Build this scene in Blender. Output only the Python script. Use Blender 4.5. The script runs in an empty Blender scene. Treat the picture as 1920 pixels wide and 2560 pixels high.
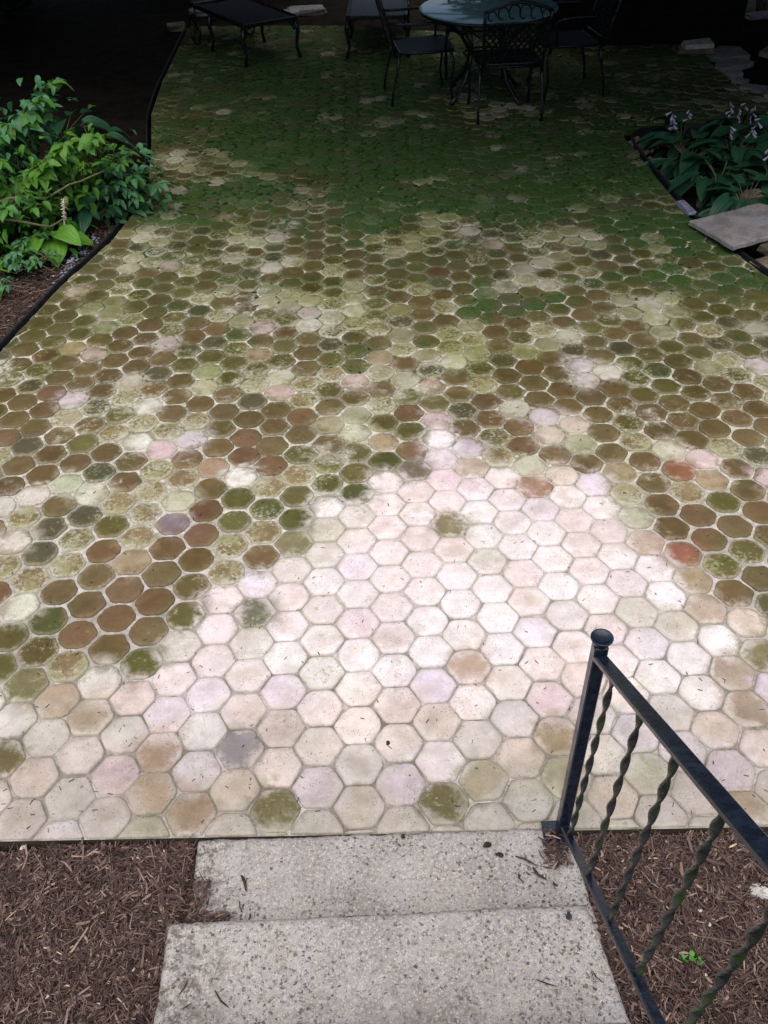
import bpy, math, random
import numpy as np
from mathutils import Vector, Matrix
R = math.radians
random.seed(7)
rng = np.random.default_rng(7)
SC = bpy.context.scene
COL = SC.collection

# ------------------------------------------------------------------ camera
F_PX, TH, ROLL, HC = 2183.9, 0.71844, -0.034202, 2.447
cam_d = bpy.data.cameras.new('camera')
cam = bpy.data.objects.new('camera', cam_d)
COL.objects.link(cam)
cam_d.sensor_fit = 'VERTICAL'
cam_d.sensor_height = 24.0
cam_d.sensor_width = 18.0
cam_d.lens = 24.0 * F_PX / 2560.0
cam_d.clip_start = 0.02
cam_d.clip_end = 500.0
cam.matrix_world = (Matrix.Translation((0, 0, HC)) @ Matrix.Rotation(math.pi / 2 - TH, 4, 'X')
                    @ Matrix.Rotation(ROLL, 4, 'Z'))
SC.camera = cam

# ------------------------------------------------------------------ light
world = bpy.data.worlds.new('World')
SC.world = world
world.use_nodes = True
wn = world.node_tree.nodes
wl = world.node_tree.links
sky = wn.new('ShaderNodeTexSky')
sky.sky_type = 'NISHITA'
sky.sun_disc = False
sky.sun_elevation = R(71)
sky.sun_rotation = R(190)
sky.air_density = 1.0
sky.dust_density = 4.0
bg = wn['Background']
bg.inputs['Strength'].default_value = 0.06
wl.new(sky.outputs[0], bg.inputs['Color'])

sun_d = bpy.data.lights.new('sun', 'SUN')
sun_d.energy = 1.5
sun_d.angle = R(85)
sun_d.color = (1.0, 0.975, 0.965)
sun = bpy.data.objects.new('sun', sun_d)
sun.rotation_euler = (R(14), 0, R(-10))
sun.location = (0, -4, 9)
COL.objects.link(sun)

SC.view_settings.view_transform = 'Standard'
SC.view_settings.look = 'None'
SC.view_settings.exposure = 1.07
SC.view_settings.gamma = 1.0
SC.view_settings.use_curve_mapping = False
SC.render.engine = 'CYCLES'
SC.cycles.max_bounces = 6
SC.cycles.diffuse_bounces = 3
SC.cycles.transparent_max_bounces = 6
SC.cycles.use_denoising = True

# ------------------------------------------------------------------ helpers
def ray(a, b):
    u, v = (a - 960) / F_PX, (b - 1280) / F_PX
    cr, sr = math.cos(-ROLL), math.sin(-ROLL)
    u, v = cr * u - sr * v, sr * u + cr * v
    return u, math.cos(TH) - v * math.sin(TH), -math.sin(TH) - v * math.cos(TH)

def at(a, b, z=0.0):
    """place on the plane of height z that the photograph shows at this pixel"""
    dx, dy, dz = ray(a, b)
    t = (z - HC) / dz
    return dx * t, dy * t

def sm(a, b, x):
    t = min(1.0, max(0.0, (x - a) / (b - a)))
    return t * t * (3 - 2 * t)

def lin(c):
    out = []
    for v in c:
        v = v / 255.0
        out.append(v / 12.92 if v <= 0.04045 else ((v + 0.055) / 1.055) ** 2.4)
    return out

class MB:
    def __init__(s):
        s.v, s.f = [], []
    def add(s, vs, fs):
        n = len(s.v)
        s.v.extend([tuple(p) for p in vs])
        s.f.extend([tuple(i + n for i in q) for q in fs])
    def box(s, x0, x1, y0, y1, z0, z1, M=None):
        vs = [Vector((x, y, z)) for z in (z0, z1) for y in (y0, y1) for x in (x0, x1)]
        if M is not None:
            vs = [M @ p for p in vs]
        s.add(vs, [(0, 2, 3, 1), (4, 5, 7, 6), (0, 1, 5, 4), (2, 6, 7, 3), (0, 4, 6, 2), (1, 3, 7, 5)])
    def bbox(s, x0, x1, y0, y1, z0, z1, c=0.003, M=None):
        """box with chamfered edges"""
        vs = []
        for sx, x in ((1, x0), (-1, x1)):
            for sy, y in ((1, y0), (-1, y1)):
                for sz, z in ((1, z0), (-1, z1)):
                    vs += [(x, y + sy * c, z + sz * c), (x + sx * c, y, z + sz * c), (x + sx * c, y + sy * c, z)]
        vs = [Vector(p) for p in vs]
        if M is not None:
            vs = [M @ p for p in vs]
        def ix(i, j, k, a): return (i * 4 + j * 2 + k) * 3 + a
        fs = []
        for i in (0, 1):
            q = [ix(i, 0, 0, 0), ix(i, 1, 0, 0), ix(i, 1, 1, 0), ix(i, 0, 1, 0)]
            fs.append(q if i else q[::-1])
            q = [ix(0, i, 0, 1), ix(1, i, 0, 1), ix(1, i, 1, 1), ix(0, i, 1, 1)]
            fs.append(q if not i else q[::-1])
            q = [ix(0, 0, i, 2), ix(1, 0, i, 2), ix(1, 1, i, 2), ix(0, 1, i, 2)]
            fs.append(q if i else q[::-1])
        for j in (0, 1):
            for k in (0, 1):
                fs.append((ix(0, j, k, 1), ix(1, j, k, 1), ix(1, j, k, 2), ix(0, j, k, 2)))
                fs.append((ix(j, 0, k, 0), ix(j, 1, k, 0), ix(j, 1, k, 2), ix(j, 0, k, 2)))
                fs.append((ix(j, k, 0, 0), ix(j, k, 1, 0), ix(j, k, 1, 1), ix(j, k, 0, 1)))
        for i in (0, 1):
            for j in (0, 1):
                for k in (0, 1):
                    fs.append((ix(i, j, k, 0), ix(i, j, k, 1), ix(i, j, k, 2)))
        s.add(vs, fs)
    def tube(s, pts, r, n=8, cap=True, flat=None):
        """swept tube; r a number or one per point; flat=(wide, thick) gives a strap"""
        pts = [Vector(p) for p in pts]
        m = len(pts)
        rs = r if isinstance(r, (list, tuple)) else [r] * m
        up = Vector((0, 0, 1))
        vs = []
        prev = None
        for i in range(m):
            t = (pts[min(i + 1, m - 1)] - pts[max(i - 1, 0)])
            if t.length < 1e-9:
                t = Vector((0, 0, 1))
            t.normalize()
            if prev is None:
                a = t.cross(up)
                if a.length < 1e-3:
                    a = t.cross(Vector((0, 1, 0)))
            else:
                a = prev - t * prev.dot(t)
            a.normalize()
            prev = a
            b = t.cross(a)
            for k in range(n):
                an = 2 * math.pi * k / n
                vs.append(pts[i] + (a * math.cos(an) + b * math.sin(an)) * rs[i])
        fs = []
        for i in range(m - 1):
            for k in range(n):
                k2 = (k + 1) % n
                fs.append((i * n + k, i * n + k2, (i + 1) * n + k2, (i + 1) * n + k))
        if cap:
            fs.append(tuple(range(n))[::-1])
            fs.append(tuple((m - 1) * n + k for k in range(n)))
        s.add(vs, fs)
    def lathe(s, prof, n=20, o=(0, 0, 0)):
        vs, fs = [], []
        for (r, z) in prof:
            for k in range(n):
                a = 2 * math.pi * k / n
                vs.append((o[0] + r * math.cos(a), o[1] + r * math.sin(a), o[2] + z))
        for i in range(len(prof) - 1):
            for k in range(n):
                k2 = (k + 1) % n
                fs.append((i * n + k, i * n + k2, (i + 1) * n + k2, (i + 1) * n + k))
        fs.append(tuple(range(n))[::-1])
        fs.append(tuple((len(prof) - 1) * n + k for k in range(n)))
        s.add(vs, fs)
    def mesh(s, name, smooth=False):
        me = bpy.data.meshes.new(name)
        me.from_pydata(s.v, [], s.f)
        if smooth:
            me.polygons.foreach_set('use_smooth', [True] * len(me.polygons))
        me.update()
        return me
    def build(s, name, mat, parent=None, smooth=False):
        return obj(name, s.mesh(name, smooth), mat, parent)

def obj(name, me, mat=None, parent=None):
    if mat is not None and not me.materials:
        me.materials.append(mat)
    o = bpy.data.objects.new(name, me)
    COL.objects.link(o)
    if parent is not None:
        o.parent = parent
    return o

def tag(o, label, cat, group=None):
    o['label'] = label
    o['category'] = cat
    if group:
        o['group'] = group
    return o

def empty(name, loc=(0, 0, 0), rz=0.0):
    o = bpy.data.objects.new(name, None)
    o.empty_display_size = 0.1
    COL.objects.link(o)
    o.location = loc
    o.rotation_euler = (0, 0, rz)
    return o

def copy_thing(src, loc, rz):
    r = src.copy()
    COL.objects.link(r)
    r.location = loc
    r.rotation_euler = (0, 0, rz)
    for ch in list(src.children):
        c = ch.copy()
        COL.objects.link(c)
        c.parent = r
        for g in list(ch.children):
            d = g.copy()
            COL.objects.link(d)
            d.parent = c
    return r

def np_mesh(name, V, Fq, smooth=False):
    """V (n,3) float, Fq (m,k) int"""
    me = bpy.data.meshes.new(name)
    V = np.ascontiguousarray(V, dtype=np.float32)
    Fq = np.ascontiguousarray(Fq, dtype=np.int32)
    k = Fq.shape[1]
    me.vertices.add(len(V))
    me.vertices.foreach_set('co', V.ravel())
    me.loops.add(Fq.size)
    me.loops.foreach_set('vertex_index', Fq.ravel())
    me.polygons.add(len(Fq))
    me.polygons.foreach_set('loop_start', np.arange(0, Fq.size, k, dtype=np.int32))
    me.polygons.foreach_set('loop_total', np.full(len(Fq), k, dtype=np.int32))
    if smooth:
        me.polygons.foreach_set('use_smooth', np.ones(len(Fq), dtype=bool))
    me.update(calc_edges=True)
    return me

def set_attr(me, name, typ, data):
    a = me.attributes.new(name, typ, 'POINT')
    a.data.foreach_set('color' if typ == 'FLOAT_COLOR' else 'value', np.ascontiguousarray(data, dtype=np.float32).ravel())

# value noise for placing colour patches on the ground
def _h(i, j, s):
    n = (i * 374761393 + j * 668265263 + s * 2147483647) & 0xffffffff
    n = ((n ^ (n >> 13)) * 1274126177) & 0xffffffff
    return ((n ^ (n >> 16)) & 0xffff) / 65535.0
def vnoise(x, y, s=0):
    i, j = math.floor(x), math.floor(y)
    fx, fy = x - i, y - j
    fx, fy = fx * fx * (3 - 2 * fx), fy * fy * (3 - 2 * fy)
    a = _h(i, j, s) * (1 - fx) + _h(i + 1, j, s) * fx
    b = _h(i, j + 1, s) * (1 - fx) + _h(i + 1, j + 1, s) * fx
    return a * (1 - fy) + b * fy

# ------------------------------------------------------------------ materials
class NT:
    def __init__(s, name):
        s.m = bpy.data.materials.new(name)
        s.m.use_nodes = True
        s.t = s.m.node_tree
        s.b = s.t.nodes['Principled BSDF']
        s.geo = None
    def n(s, typ, **kw):
        nd = s.t.nodes.new(typ)
        for k, v in kw.items():
            setattr(nd, k, v)
        return nd
    def l(s, a, b):
        s.t.links.new(a, b)
    def pos(s):
        if s.geo is None:
            s.geo = s.n('ShaderNodeNewGeometry')
        return s.geo.outputs['Position']
    def objco(s):
        return s.n('ShaderNodeTexCoord').outputs['Object']
    def noise(s, scale, detail=3, rough=0.55, vec=None, dist=0.0):
        nd = s.n('ShaderNodeTexNoise')
        nd.inputs['Scale'].default_value = scale
        nd.inputs['Detail'].default_value = detail
        nd.inputs['Roughness'].default_value = rough
        nd.inputs['Distortion'].default_value = dist
        s.l(vec if vec is not None else s.pos(), nd.inputs['Vector'])
        return nd.outputs['Fac']
    def voro(s, scale, feature='F1', vec=None, rnd=1.0):
        nd = s.n('ShaderNodeTexVoronoi', feature=feature)
        nd.inputs['Scale'].default_value = scale
        nd.inputs['Randomness'].default_value = rnd
        s.l(vec if vec is not None else s.pos(), nd.inputs['Vector'])
        return nd
    def mp(s, v, a, b, c=0.0, d=1.0, smooth=True):
        nd = s.n('ShaderNodeMapRange')
        nd.interpolation_type = 'SMOOTHSTEP' if smooth else 'LINEAR'
        for i, q in enumerate((a, b, c, d)):
            if hasattr(q, 'is_linked'):
                s.l(q, nd.inputs[i + 1])
            else:
                nd.inputs[i + 1].default_value = q
        s.l(v, nd.inputs[0])
        return nd.outputs[0]
    def math(s, op, a, b=None, clamp=False):
        nd = s.n('ShaderNodeMath', operation=op)
        nd.use_clamp = clamp
        for i, q in enumerate((a, b)):
            if q is None:
                continue
            if hasattr(q, 'is_linked'):
                s.l(q, nd.inputs[i])
            else:
                nd.inputs[i].default_value = q
        return nd.outputs[0]
    def mix(s, fac, a, b, mode='MIX'):
        nd = s.n('ShaderNodeMix', data_type='RGBA', blend_type=mode)
        nd.clamp_factor = True
        for i, q in ((0, fac), (6, a), (7, b)):
            if hasattr(q, 'is_linked'):
                s.l(q, nd.inputs[i])
            elif i == 0:
                nd.inputs[0].default_value = q
            else:
                nd.inputs[i].default_value = (*q[:3], 1.0)
        return nd.outputs[2]
    def attr(s, name, kind='GEOMETRY'):
        nd = s.n('ShaderNodeAttribute', attribute_name=name, attribute_type=kind)
        return nd
    def sep(s, v):
        nd = s.n('ShaderNodeSeparateXYZ')
        s.l(v, nd.inputs[0])
        return nd.outputs
    def bump(s, h, strength=0.4, dist=0.003):
        nd = s.n('ShaderNodeBump')
        nd.inputs['Strength'].default_value = strength
        nd.inputs['Distance'].default_value = dist
        s.l(h, nd.inputs['Height'])
        s.l(nd.outputs[0], s.b.inputs['Normal'])
    def col(s, c):
        if hasattr(c, 'is_linked'):
            s.l(c, s.b.inputs['Base Color'])
        else:
            s.b.inputs['Base Color'].default_value = (*c[:3], 1.0)
    def set(s, **kw):
        for k, v in kw.items():
            s.b.inputs[k].default_value = v
        return s
    def rough(s, v, spec=0.3):
        s.b.inputs['Roughness'].default_value = v
        s.b.inputs['Specular IOR Level'].default_value = spec

def mat_tile():
    t = NT('hex_tile_surface')
    tint = t.attr('tint').outputs['Color']
    mot = t.attr('mottle').outputs['Fac']
    moss = t.attr('moss').outputs['Fac']
    rim = t.attr('rim').outputs['Fac']
    n1 = t.noise(16, 4, 0.6)
    n2 = t.noise(70, 5, 0.65)
    n3 = t.noise(330, 3, 0.7)
    n4 = t.noise(58, 7, 0.74, dist=0.3)
    # stains carried over from the neighbouring tiles, with a ragged edge
    tint2 = t.attr('tint_near').outputs['Color']
    nb = t.noise(8.5, 7, 0.72, dist=0.25)
    tint = t.mix(t.mp(t.math('ADD', nb, t.math('MULTIPLY', rim, 0.10)), 0.50, 0.66, 0, 0.9), tint, tint2)
    # soft cloudiness and grain of the cast face
    c = t.mix(t.mp(n1, 0.34, 0.70), t.mix(1.0, tint, (0.82, 0.81, 0.80), 'MULTIPLY'), tint)
    c = t.mix(t.mp(n2, 0.42, 0.72, 0, 0.55), c, t.mix(1.0, c, (1.16, 1.15, 1.14), 'MULTIPLY'))
    n5 = t.noise(7.5, 3, 0.6, dist=0.5)
    n6 = t.noise(10.0, 3, 0.6, dist=0.8)
    c = t.mix(t.mp(n5, 0.5, 0.72, 0, 0.8), c, t.mix(1.0, c, (1.0, 0.93, 0.90), 'MULTIPLY'))
    c = t.mix(t.mp(n6, 0.5, 0.72, 0, 0.8), c, t.mix(1.0, c, (0.88, 0.91, 0.84), 'MULTIPLY'))
    ctr = t.math('MULTIPLY', t.mp(rim, 0.0, 0.75, 1, 0), t.mp(t.noise(4.5, 2), 0.48, 0.66))
    c = t.mix(t.math('MULTIPLY', ctr, 0.6), c, t.mix(1.0, c, (0.74, 0.68, 0.58), 'MULTIPLY'))
    c = t.mix(t.mp(n3, 0.30, 0.55, 0.32, 0.0), c, (0.05, 0.042, 0.034))
    # worn paler crust creeping in from the rim
    rm = t.math('MULTIPLY', t.mp(t.math('ADD', rim, t.math('MULTIPLY', t.math('SUBTRACT', n4, 0.5), 1.3)), 0.62, 1.12), mot)
    c = t.mix(t.math('MULTIPLY', rm, 0.85), c, (0.47, 0.45, 0.33))
    # lichen blotches
    thr = t.mp(mot, 0, 1, 0.74, 0.47, False)
    drift = t.math('MULTIPLY', t.math('SUBTRACT', t.noise(8.0, 5, 0.65), 0.5), 0.8)
    lic = t.mp(t.math('ADD', t.math('SUBTRACT', n4, thr), drift), -0.03, 0.07)
    licol = t.mix(t.mp(n1, 0.4, 0.62), (0.50, 0.49, 0.40), (0.28, 0.28, 0.15))
    c = t.mix(t.math('MULTIPLY', lic, 0.66), c, licol)
    # whitish bloom and olive film that run across tiles and joints alike
    yy = t.sep(t.pos())[1]
    midz = t.math('MULTIPLY', t.mp(yy, 2.2, 3.2), t.mp(yy, 5.6, 7.6, 1, 0.35))
    bl = t.math('ADD', t.math('MULTIPLY', t.noise(2.1, 2, 0.5), 0.7), t.math('MULTIPLY', t.noise(17, 6, 0.72, dist=0.7), 0.42))
    blm = t.math('MULTIPLY', t.mp(bl, 0.635, 0.75), midz)
    c = t.mix(t.math('MULTIPLY', blm, 0.62), c, t.mix(t.mp(n2, 0.35, 0.6), (0.34, 0.33, 0.22), (0.60, 0.58, 0.52)))
    ol = t.math('ADD', t.math('MULTIPLY', t.noise(1.4, 2, 0.5), 0.7), t.math('MULTIPLY', t.noise(9, 6, 0.7), 0.4))
    c = t.mix(t.math('MULTIPLY', t.math('MULTIPLY', t.mp(ol, 0.52, 0.66), t.mp(yy, 2.7, 3.9)), 0.75), c, t.mix(1.0, c, (0.62, 0.66, 0.34), 'MULTIPLY'))
    # pits
    pit = t.voro(95)
    pm = t.math('MULTIPLY', t.mp(pit.outputs['Distance'], 0.10, 0.24, 1, 0), t.mp(t.noise(11, 3), 0.44, 0.62))
    c = t.mix(t.math('MULTIPLY', pm, 0.78), c, (0.075, 0.06, 0.045))
    sm_ = t.math('MULTIPLY', t.mp(t.noise(34, 6, 0.75, dist=1.2), 0.56, 0.68), t.mp(t.noise(3.3, 3), 0.42, 0.6))
    c = t.mix(t.math('MULTIPLY', sm_, 0.46), c, (0.17, 0.145, 0.11))
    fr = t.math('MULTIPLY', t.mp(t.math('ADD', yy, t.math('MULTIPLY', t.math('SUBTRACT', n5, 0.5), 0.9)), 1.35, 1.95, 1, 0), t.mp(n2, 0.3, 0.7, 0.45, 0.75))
    c = t.mix(fr, c, t.mix(1.0, c, (0.60, 0.58, 0.55), 'MULTIPLY'))  # front rows: weaker light by the steps put into the colour, with dirt
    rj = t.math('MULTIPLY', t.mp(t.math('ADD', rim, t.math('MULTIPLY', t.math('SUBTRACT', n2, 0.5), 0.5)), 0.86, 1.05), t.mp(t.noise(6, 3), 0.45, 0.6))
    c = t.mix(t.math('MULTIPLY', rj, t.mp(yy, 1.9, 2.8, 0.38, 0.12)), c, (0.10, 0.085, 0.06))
    # moss film
    nm = t.math('ADD', t.math('MULTIPLY', t.noise(1.9, 4, 0.6), 1.05), t.math('MULTIPLY', t.noise(13, 5, 0.7), 0.55))
    mz = t.math('MULTIPLY', t.mp(t.math('ADD', nm, t.math('MULTIPLY', moss, 0.42)), 0.90, 1.20), t.mp(moss, 0.02, 0.25))
    mcol = t.mix(t.mp(n2, 0.35, 0.65), (0.012, 0.046, 0.008), (0.046, 0.104, 0.022))
    mcol = t.mix(t.mp(t.noise(3.1, 3), 0.50, 0.68), mcol, (0.060, 0.066, 0.032))
    c = t.mix(t.math('MULTIPLY', mz, 0.86), c, mcol)
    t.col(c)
    t.rough(0.88, 0.22)
    h = t.math('ADD', t.math('MULTIPLY', n3, 0.5), t.math('SUBTRACT', t.math('MULTIPLY', n2, 0.9), t.math('MULTIPLY', pm, 0.8)))
    t.bump(h, 0.55, 0.003)
    return t.m

def mat_mortar():
    t = NT('patio_mortar')
    p = t.sep(t.pos())
    n1 = t.noise(9, 5, 0.6)
    n2 = t.noise(60, 5, 0.7)
    n3 = t.noise(300, 2, 0.6)
    n0 = t.noise(1.6, 3, 0.5)
    c = t.mix(t.mp(n2, 0.35, 0.7), (0.46, 0.43, 0.35), (0.72, 0.69, 0.61))
    c = t.mix(t.mp(p[1], 2.4, 3.1, 0.8, 0), c, (0.56, 0.51, 0.49))
    c = t.mix(t.mp(n3, 0.3, 0.5, 0.45, 0), c, (0.10, 0.085, 0.06))
    c = t.mix(t.math('MULTIPLY', t.mp(n1, 0.54, 0.66), 0.40), c, (0.19, 0.18, 0.10))
    nearj = t.mp(p[1], 1.7, 2.6, 1, 0.12)
    c = t.mix(t.math('MULTIPLY', nearj, t.mp(n1, 0.36, 0.60, 0.1, 0.75)), c, (0.11, 0.095, 0.072))
    film = t.math('MULTIPLY', t.mp(t.math('ADD', t.math('MULTIPLY', t.noise(5.0, 3), 0.5), t.math('MULTIPLY', t.noise(28, 5, 0.7), 0.5)), 0.42, 0.56), t.mp(p[1], 2.4, 4.2, 0.45, 1.0))
    c = t.mix(film, c, t.mix(t.mp(n2, 0.4, 0.62), (0.085, 0.072, 0.034), (0.20, 0.18, 0.10)))
    nz = t.n('ShaderNodeNewGeometry')
    sd = t.mp(t.sep(nz.outputs['True Normal'])[2], 0.3, 0.6, 1, 0)
    c = t.mix(sd, c, t.mix(n1, (0.035, 0.027, 0.02), (0.10, 0.085, 0.06)))  # slab sides: thin edge shadow painted into the colour, along with soil stain
    far = t.mp(t.math('ADD', p[1], t.math('MULTIPLY', t.math('SUBTRACT', n0, 0.5), 5.0)), 3.2, 7.4)
    mz = t.math('MULTIPLY', t.mp(t.math('ADD', n1, t.math('MULTIPLY', far, 0.42)), 0.60, 0.84), t.mp(far, 0.0, 0.3))
    c = t.mix(t.math('MULTIPLY', mz, 0.9), c, t.mix(t.mp(n2, 0.4, 0.6), (0.018, 0.054, 0.010), (0.070, 0.115, 0.032)))
    t.col(c)
    t.rough(0.95, 0.1)
    t.bump(t.math('ADD', n2, t.math('MULTIPLY', n3, 0.6)), 0.7, 0.004)
    return t.m

def mat_concrete():
    t = NT('exposed_aggregate')
    n0 = t.noise(2.6, 4, 0.6)
    n1 = t.noise(14, 5, 0.65)
    n2 = t.noise(95, 6, 0.78)
    n3 = t.noise(420, 2, 0.6)
    nc = t.n('ShaderNodeTexNoise')
    nc.inputs['Scale'].default_value = 130
    nc.inputs['Detail'].default_value = 3
    t.l(t.pos(), nc.inputs['Vector'])
    def warped(k):
        sc = t.n('ShaderNodeVectorMath', operation='SCALE')
        sc.inputs['Scale'].default_value = k
        t.l(nc.outputs['Color'], sc.inputs[0])
        w = t.n('ShaderNodeVectorMath', operation='ADD')
        t.l(t.pos(), w.inputs[0])
        t.l(sc.outputs[0], w.inputs[1])
        return w.outputs[0]
    base = t.mix(t.mp(n0, 0.38, 0.62), (0.35, 0.322, 0.308), (0.455, 0.42, 0.385))
    base = t.mix(t.mp(n1, 0.46, 0.66, 0, 0.7), base, (0.47, 0.455, 0.46))
    base = t.mix(t.mp(n2, 0.36, 0.50, 0.75, 0), base, (0.15, 0.125, 0.105))
    base = t.mix(t.mp(n2, 0.54, 0.64, 0, 0.6), base, (0.66, 0.62, 0.55))
    base = t.mix(t.mp(n3, 0.3, 0.52, 0.6, 0), base, (0.12, 0.10, 0.085))
    # pale and tan grains
    v1 = t.voro(150, vec=warped(0.010))
    s1 = t.sep(v1.outputs['Color'])
    g1 = t.mp(t.math('SUBTRACT', t.mp(s1[2], 0, 1, 0.22, 0.52, False), v1.outputs['Distance']), 0, 0.10)
    gc = t.mix(s1[1], (0.52, 0.43, 0.29), (0.62, 0.59, 0.54))
    base = t.mix(t.math('MULTIPLY', g1, t.mp(s1[0], 0.42, 0.47, 0, 0.85)), base, gc)
    # dark slate pebbles of mixed size, gathered in drifts
    v2 = t.voro(105, vec=warped(0.016))
    s2 = t.sep(v2.outputs['Color'])
    dens = t.mp(t.noise(3.6, 3), 0.40, 0.62, 0.05, 0.80)
    size = t.mp(t.math('POWER', s2[1], 2.0), 0, 1, 0.12, 0.58, False)
    g2 = t.mp(t.math('SUBTRACT', size, v2.outputs['Distance']), 0.0, 0.09)
    m2 = t.math('MULTIPLY', g2, t.math('LESS_THAN', s2[0], dens))
    dk = t.mix(s2[2], (0.045, 0.050, 0.065), (0.17, 0.15, 0.135))
    c = t.mix(t.math('MULTIPLY', m2, 0.85), base, dk)
    # brown soil rubbed in by the mulch, and grime
    p = t.sep(t.pos())
    edge = t.mp(t.math('ADD', p[0], t.math('MULTIPLY', t.math('SUBTRACT', n1, 0.5), 0.5)), -0.60, -0.40, 1, 0)
    c = t.mix(t.math('MULTIPLY', edge, t.mp(t.noise(38, 6, 0.75), 0.44, 0.58, 0, 0.75)), c, (0.075, 0.055, 0.045))
    c = t.mix(t.mp(t.noise(6, 6, 0.72), 0.56, 0.74, 0, 0.45), c, (0.17, 0.14, 0.12))
    t.col(c)
    t.rough(0.88, 0.22)
    h = t.math('ADD', t.math('MULTIPLY', n3, 0.5), t.math('ADD', t.math('MULTIPLY', n2, 1.2), t.math('MULTIPLY', m2, 0.7)))
    t.bump(h, 1.0, 0.004)
    return t.m

def mat_iron(name, base, hi, moss=0.0):
    t = NT(name)
    n1 = t.noise(30, 5, 0.7, vec=None)
    n2 = t.noise(220, 3, 0.6)
    c = t.mix(t.mp(n1, 0.45, 0.7), base, hi)
    c = t.mix(t.mp(n2, 0.69, 0.75, 0, 0.7), c, (0.32, 0.36, 0.38))
    if moss:
        c = t.mix(t.mp(t.noise(6, 4, 0.7), 0.47, 0.64, 0, moss), c, (0.034, 0.058, 0.014))
    t.col(c)
    t.rough(0.42, 0.45)
    t.l(t.mp(n1, 0.3, 0.7, 0.18, 0.40), t.b.inputs['Roughness'])
    t.bump(t.math('ADD', n1, t.math('MULTIPLY', n2, 0.4)), 0.35, 0.002)
    return t.m

def mat_vary(name, c1, c2, scale=12, rough=0.85, spec=0.2, bump=0.5, bd=0.004, c3=None):
    t = NT(name)
    n1 = t.noise(scale, 5, 0.65)
    n2 = t.noise(scale * 9, 3, 0.6)
    c = t.mix(t.mp(n1, 0.35, 0.66), c1, c2)
    if c3:
        c = t.mix(t.mp(t.noise(scale * 0.45, 4, 0.6), 0.52, 0.66), c, c3)
    c = t.mix(t.mp(n2, 0.3, 0.5, 0.4, 0), c, tuple(x * 0.35 for x in c1))
    t.col(c)
    t.rough(rough, spec)
    t.bump(t.math('ADD', n1, t.math('MULTIPLY', n2, 0.5)), bump, bd)
    return t.m

def mat_attr(name, rough=0.9, spec=0.15):
    """colour carried per piece by the mesh"""
    t = NT(name)
    a = t.attr('tint').outputs['Color']
    n2 = t.noise(160, 3, 0.6)
    c = t.mix(t.mp(n2, 0.3, 0.6, 0.45, 0), a, t.mix(1.0, a, (0.4, 0.38, 0.36), 'MULTIPLY'))
    t.col(c)
    t.rough(rough, spec)
    return t.m

def mat_leaf(name, c1, c2, vein=None, trans=0.25, rough=0.45, spec=0.35):
    t = NT(name)
    oi = t.n('ShaderNodeObjectInfo')
    r = oi.outputs['Random']
    n1 = t.noise(9, 4, 0.6)
    c = t.mix(r, c1, c2)
    c = t.mix(t.mp(n1, 0.35, 0.7, 0, 0.45), c, tuple(x * 0.55 for x in c1))
    if vein:
        u = t.attr('rib').outputs['Fac']
        c = t.mix(t.mp(u, 0.55, 1.0, 0, 0.55), c, vein)
        t.bump(u, 0.5, 0.004)
    t.col(c)
    t.rough(rough, spec)
    tr = t.n('ShaderNodeBsdfTranslucent')
    t.l(c, tr.inputs['Color'])
    mx = t.n('ShaderNodeMixShader')
    mx.inputs[0].default_value = trans
    t.l(t.b.outputs[0], mx.inputs[1])
    t.l(tr.outputs[0], mx.inputs[2])
    out = t.t.nodes['Material Output']
    t.l(mx.outputs[0], out.inputs['Surface'])
    return t.m

M = {}
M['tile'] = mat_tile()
M['mortar'] = mat_mortar()
M['concrete'] = mat_concrete()
M['rail'] = mat_iron('painted_rail', (0.006, 0.011, 0.022), (0.012, 0.023, 0.046), 0.0)
M['baluster'] = mat_iron('mossy_baluster', (0.015, 0.018, 0.020), (0.030, 0.034, 0.034), 0.85)
M['cast'] = mat_iron('dark_cast_metal', (0.007, 0.008, 0.010), (0.014, 0.016, 0.020), 0.0)
M['soil'] = mat_vary('dark_soil', (0.009, 0.007, 0.005), (0.020, 0.016, 0.012), 6, 0.97, 0.08, 0.9, 0.02)
M['mulchbed'] = mat_vary('mulch_bed', (0.030, 0.018, 0.013), (0.060, 0.038, 0.029), 40, 0.95, 0.1, 0.9, 0.01)
M['chip'] = mat_attr('mulch_chip', 0.86, 0.2)
M['edging'] = mat_vary('black_edging', (0.008, 0.009, 0.011), (0.020, 0.022, 0.026), 25, 0.5, 0.4, 0.3, 0.002)
M['slab'] = mat_vary('grey_flagstone', (0.19, 0.175, 0.17), (0.30, 0.28, 0.27), 9, 0.85, 0.25, 0.5, 0.004, (0.26, 0.265, 0.28))
M['rock'] = mat_vary('brown_rock', (0.13, 0.10, 0.07), (0.24, 0.20, 0.14), 14, 0.9, 0.2, 0.7, 0.01, (0.10, 0.085, 0.06))
M['palerock'] = mat_vary('pale_rock', (0.42, 0.40, 0.37), (0.66, 0.64, 0.61), 22, 0.85, 0.25, 0.7, 0.006, (0.34, 0.30, 0.28))
M['bark'] = mat_vary('tree_bark', (0.05, 0.038, 0.028), (0.11, 0.09, 0.07), 14, 0.95, 0.1, 0.9, 0.02)
M['twig'] = mat_vary('green_twig', (0.09, 0.10, 0.04), (0.16, 0.14, 0.08), 30, 0.8, 0.2)
M['canopy'] = mat_leaf('canopy_leaf', (0.030, 0.065, 0.018), (0.045, 0.085, 0.022), None, 0.10, 0.6, 0.2)
M['weed'] = mat_leaf('weed_leaf', (0.085, 0.260, 0.036), (0.155, 0.350, 0.042), (0.14, 0.28, 0.07), 0.38)
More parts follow.
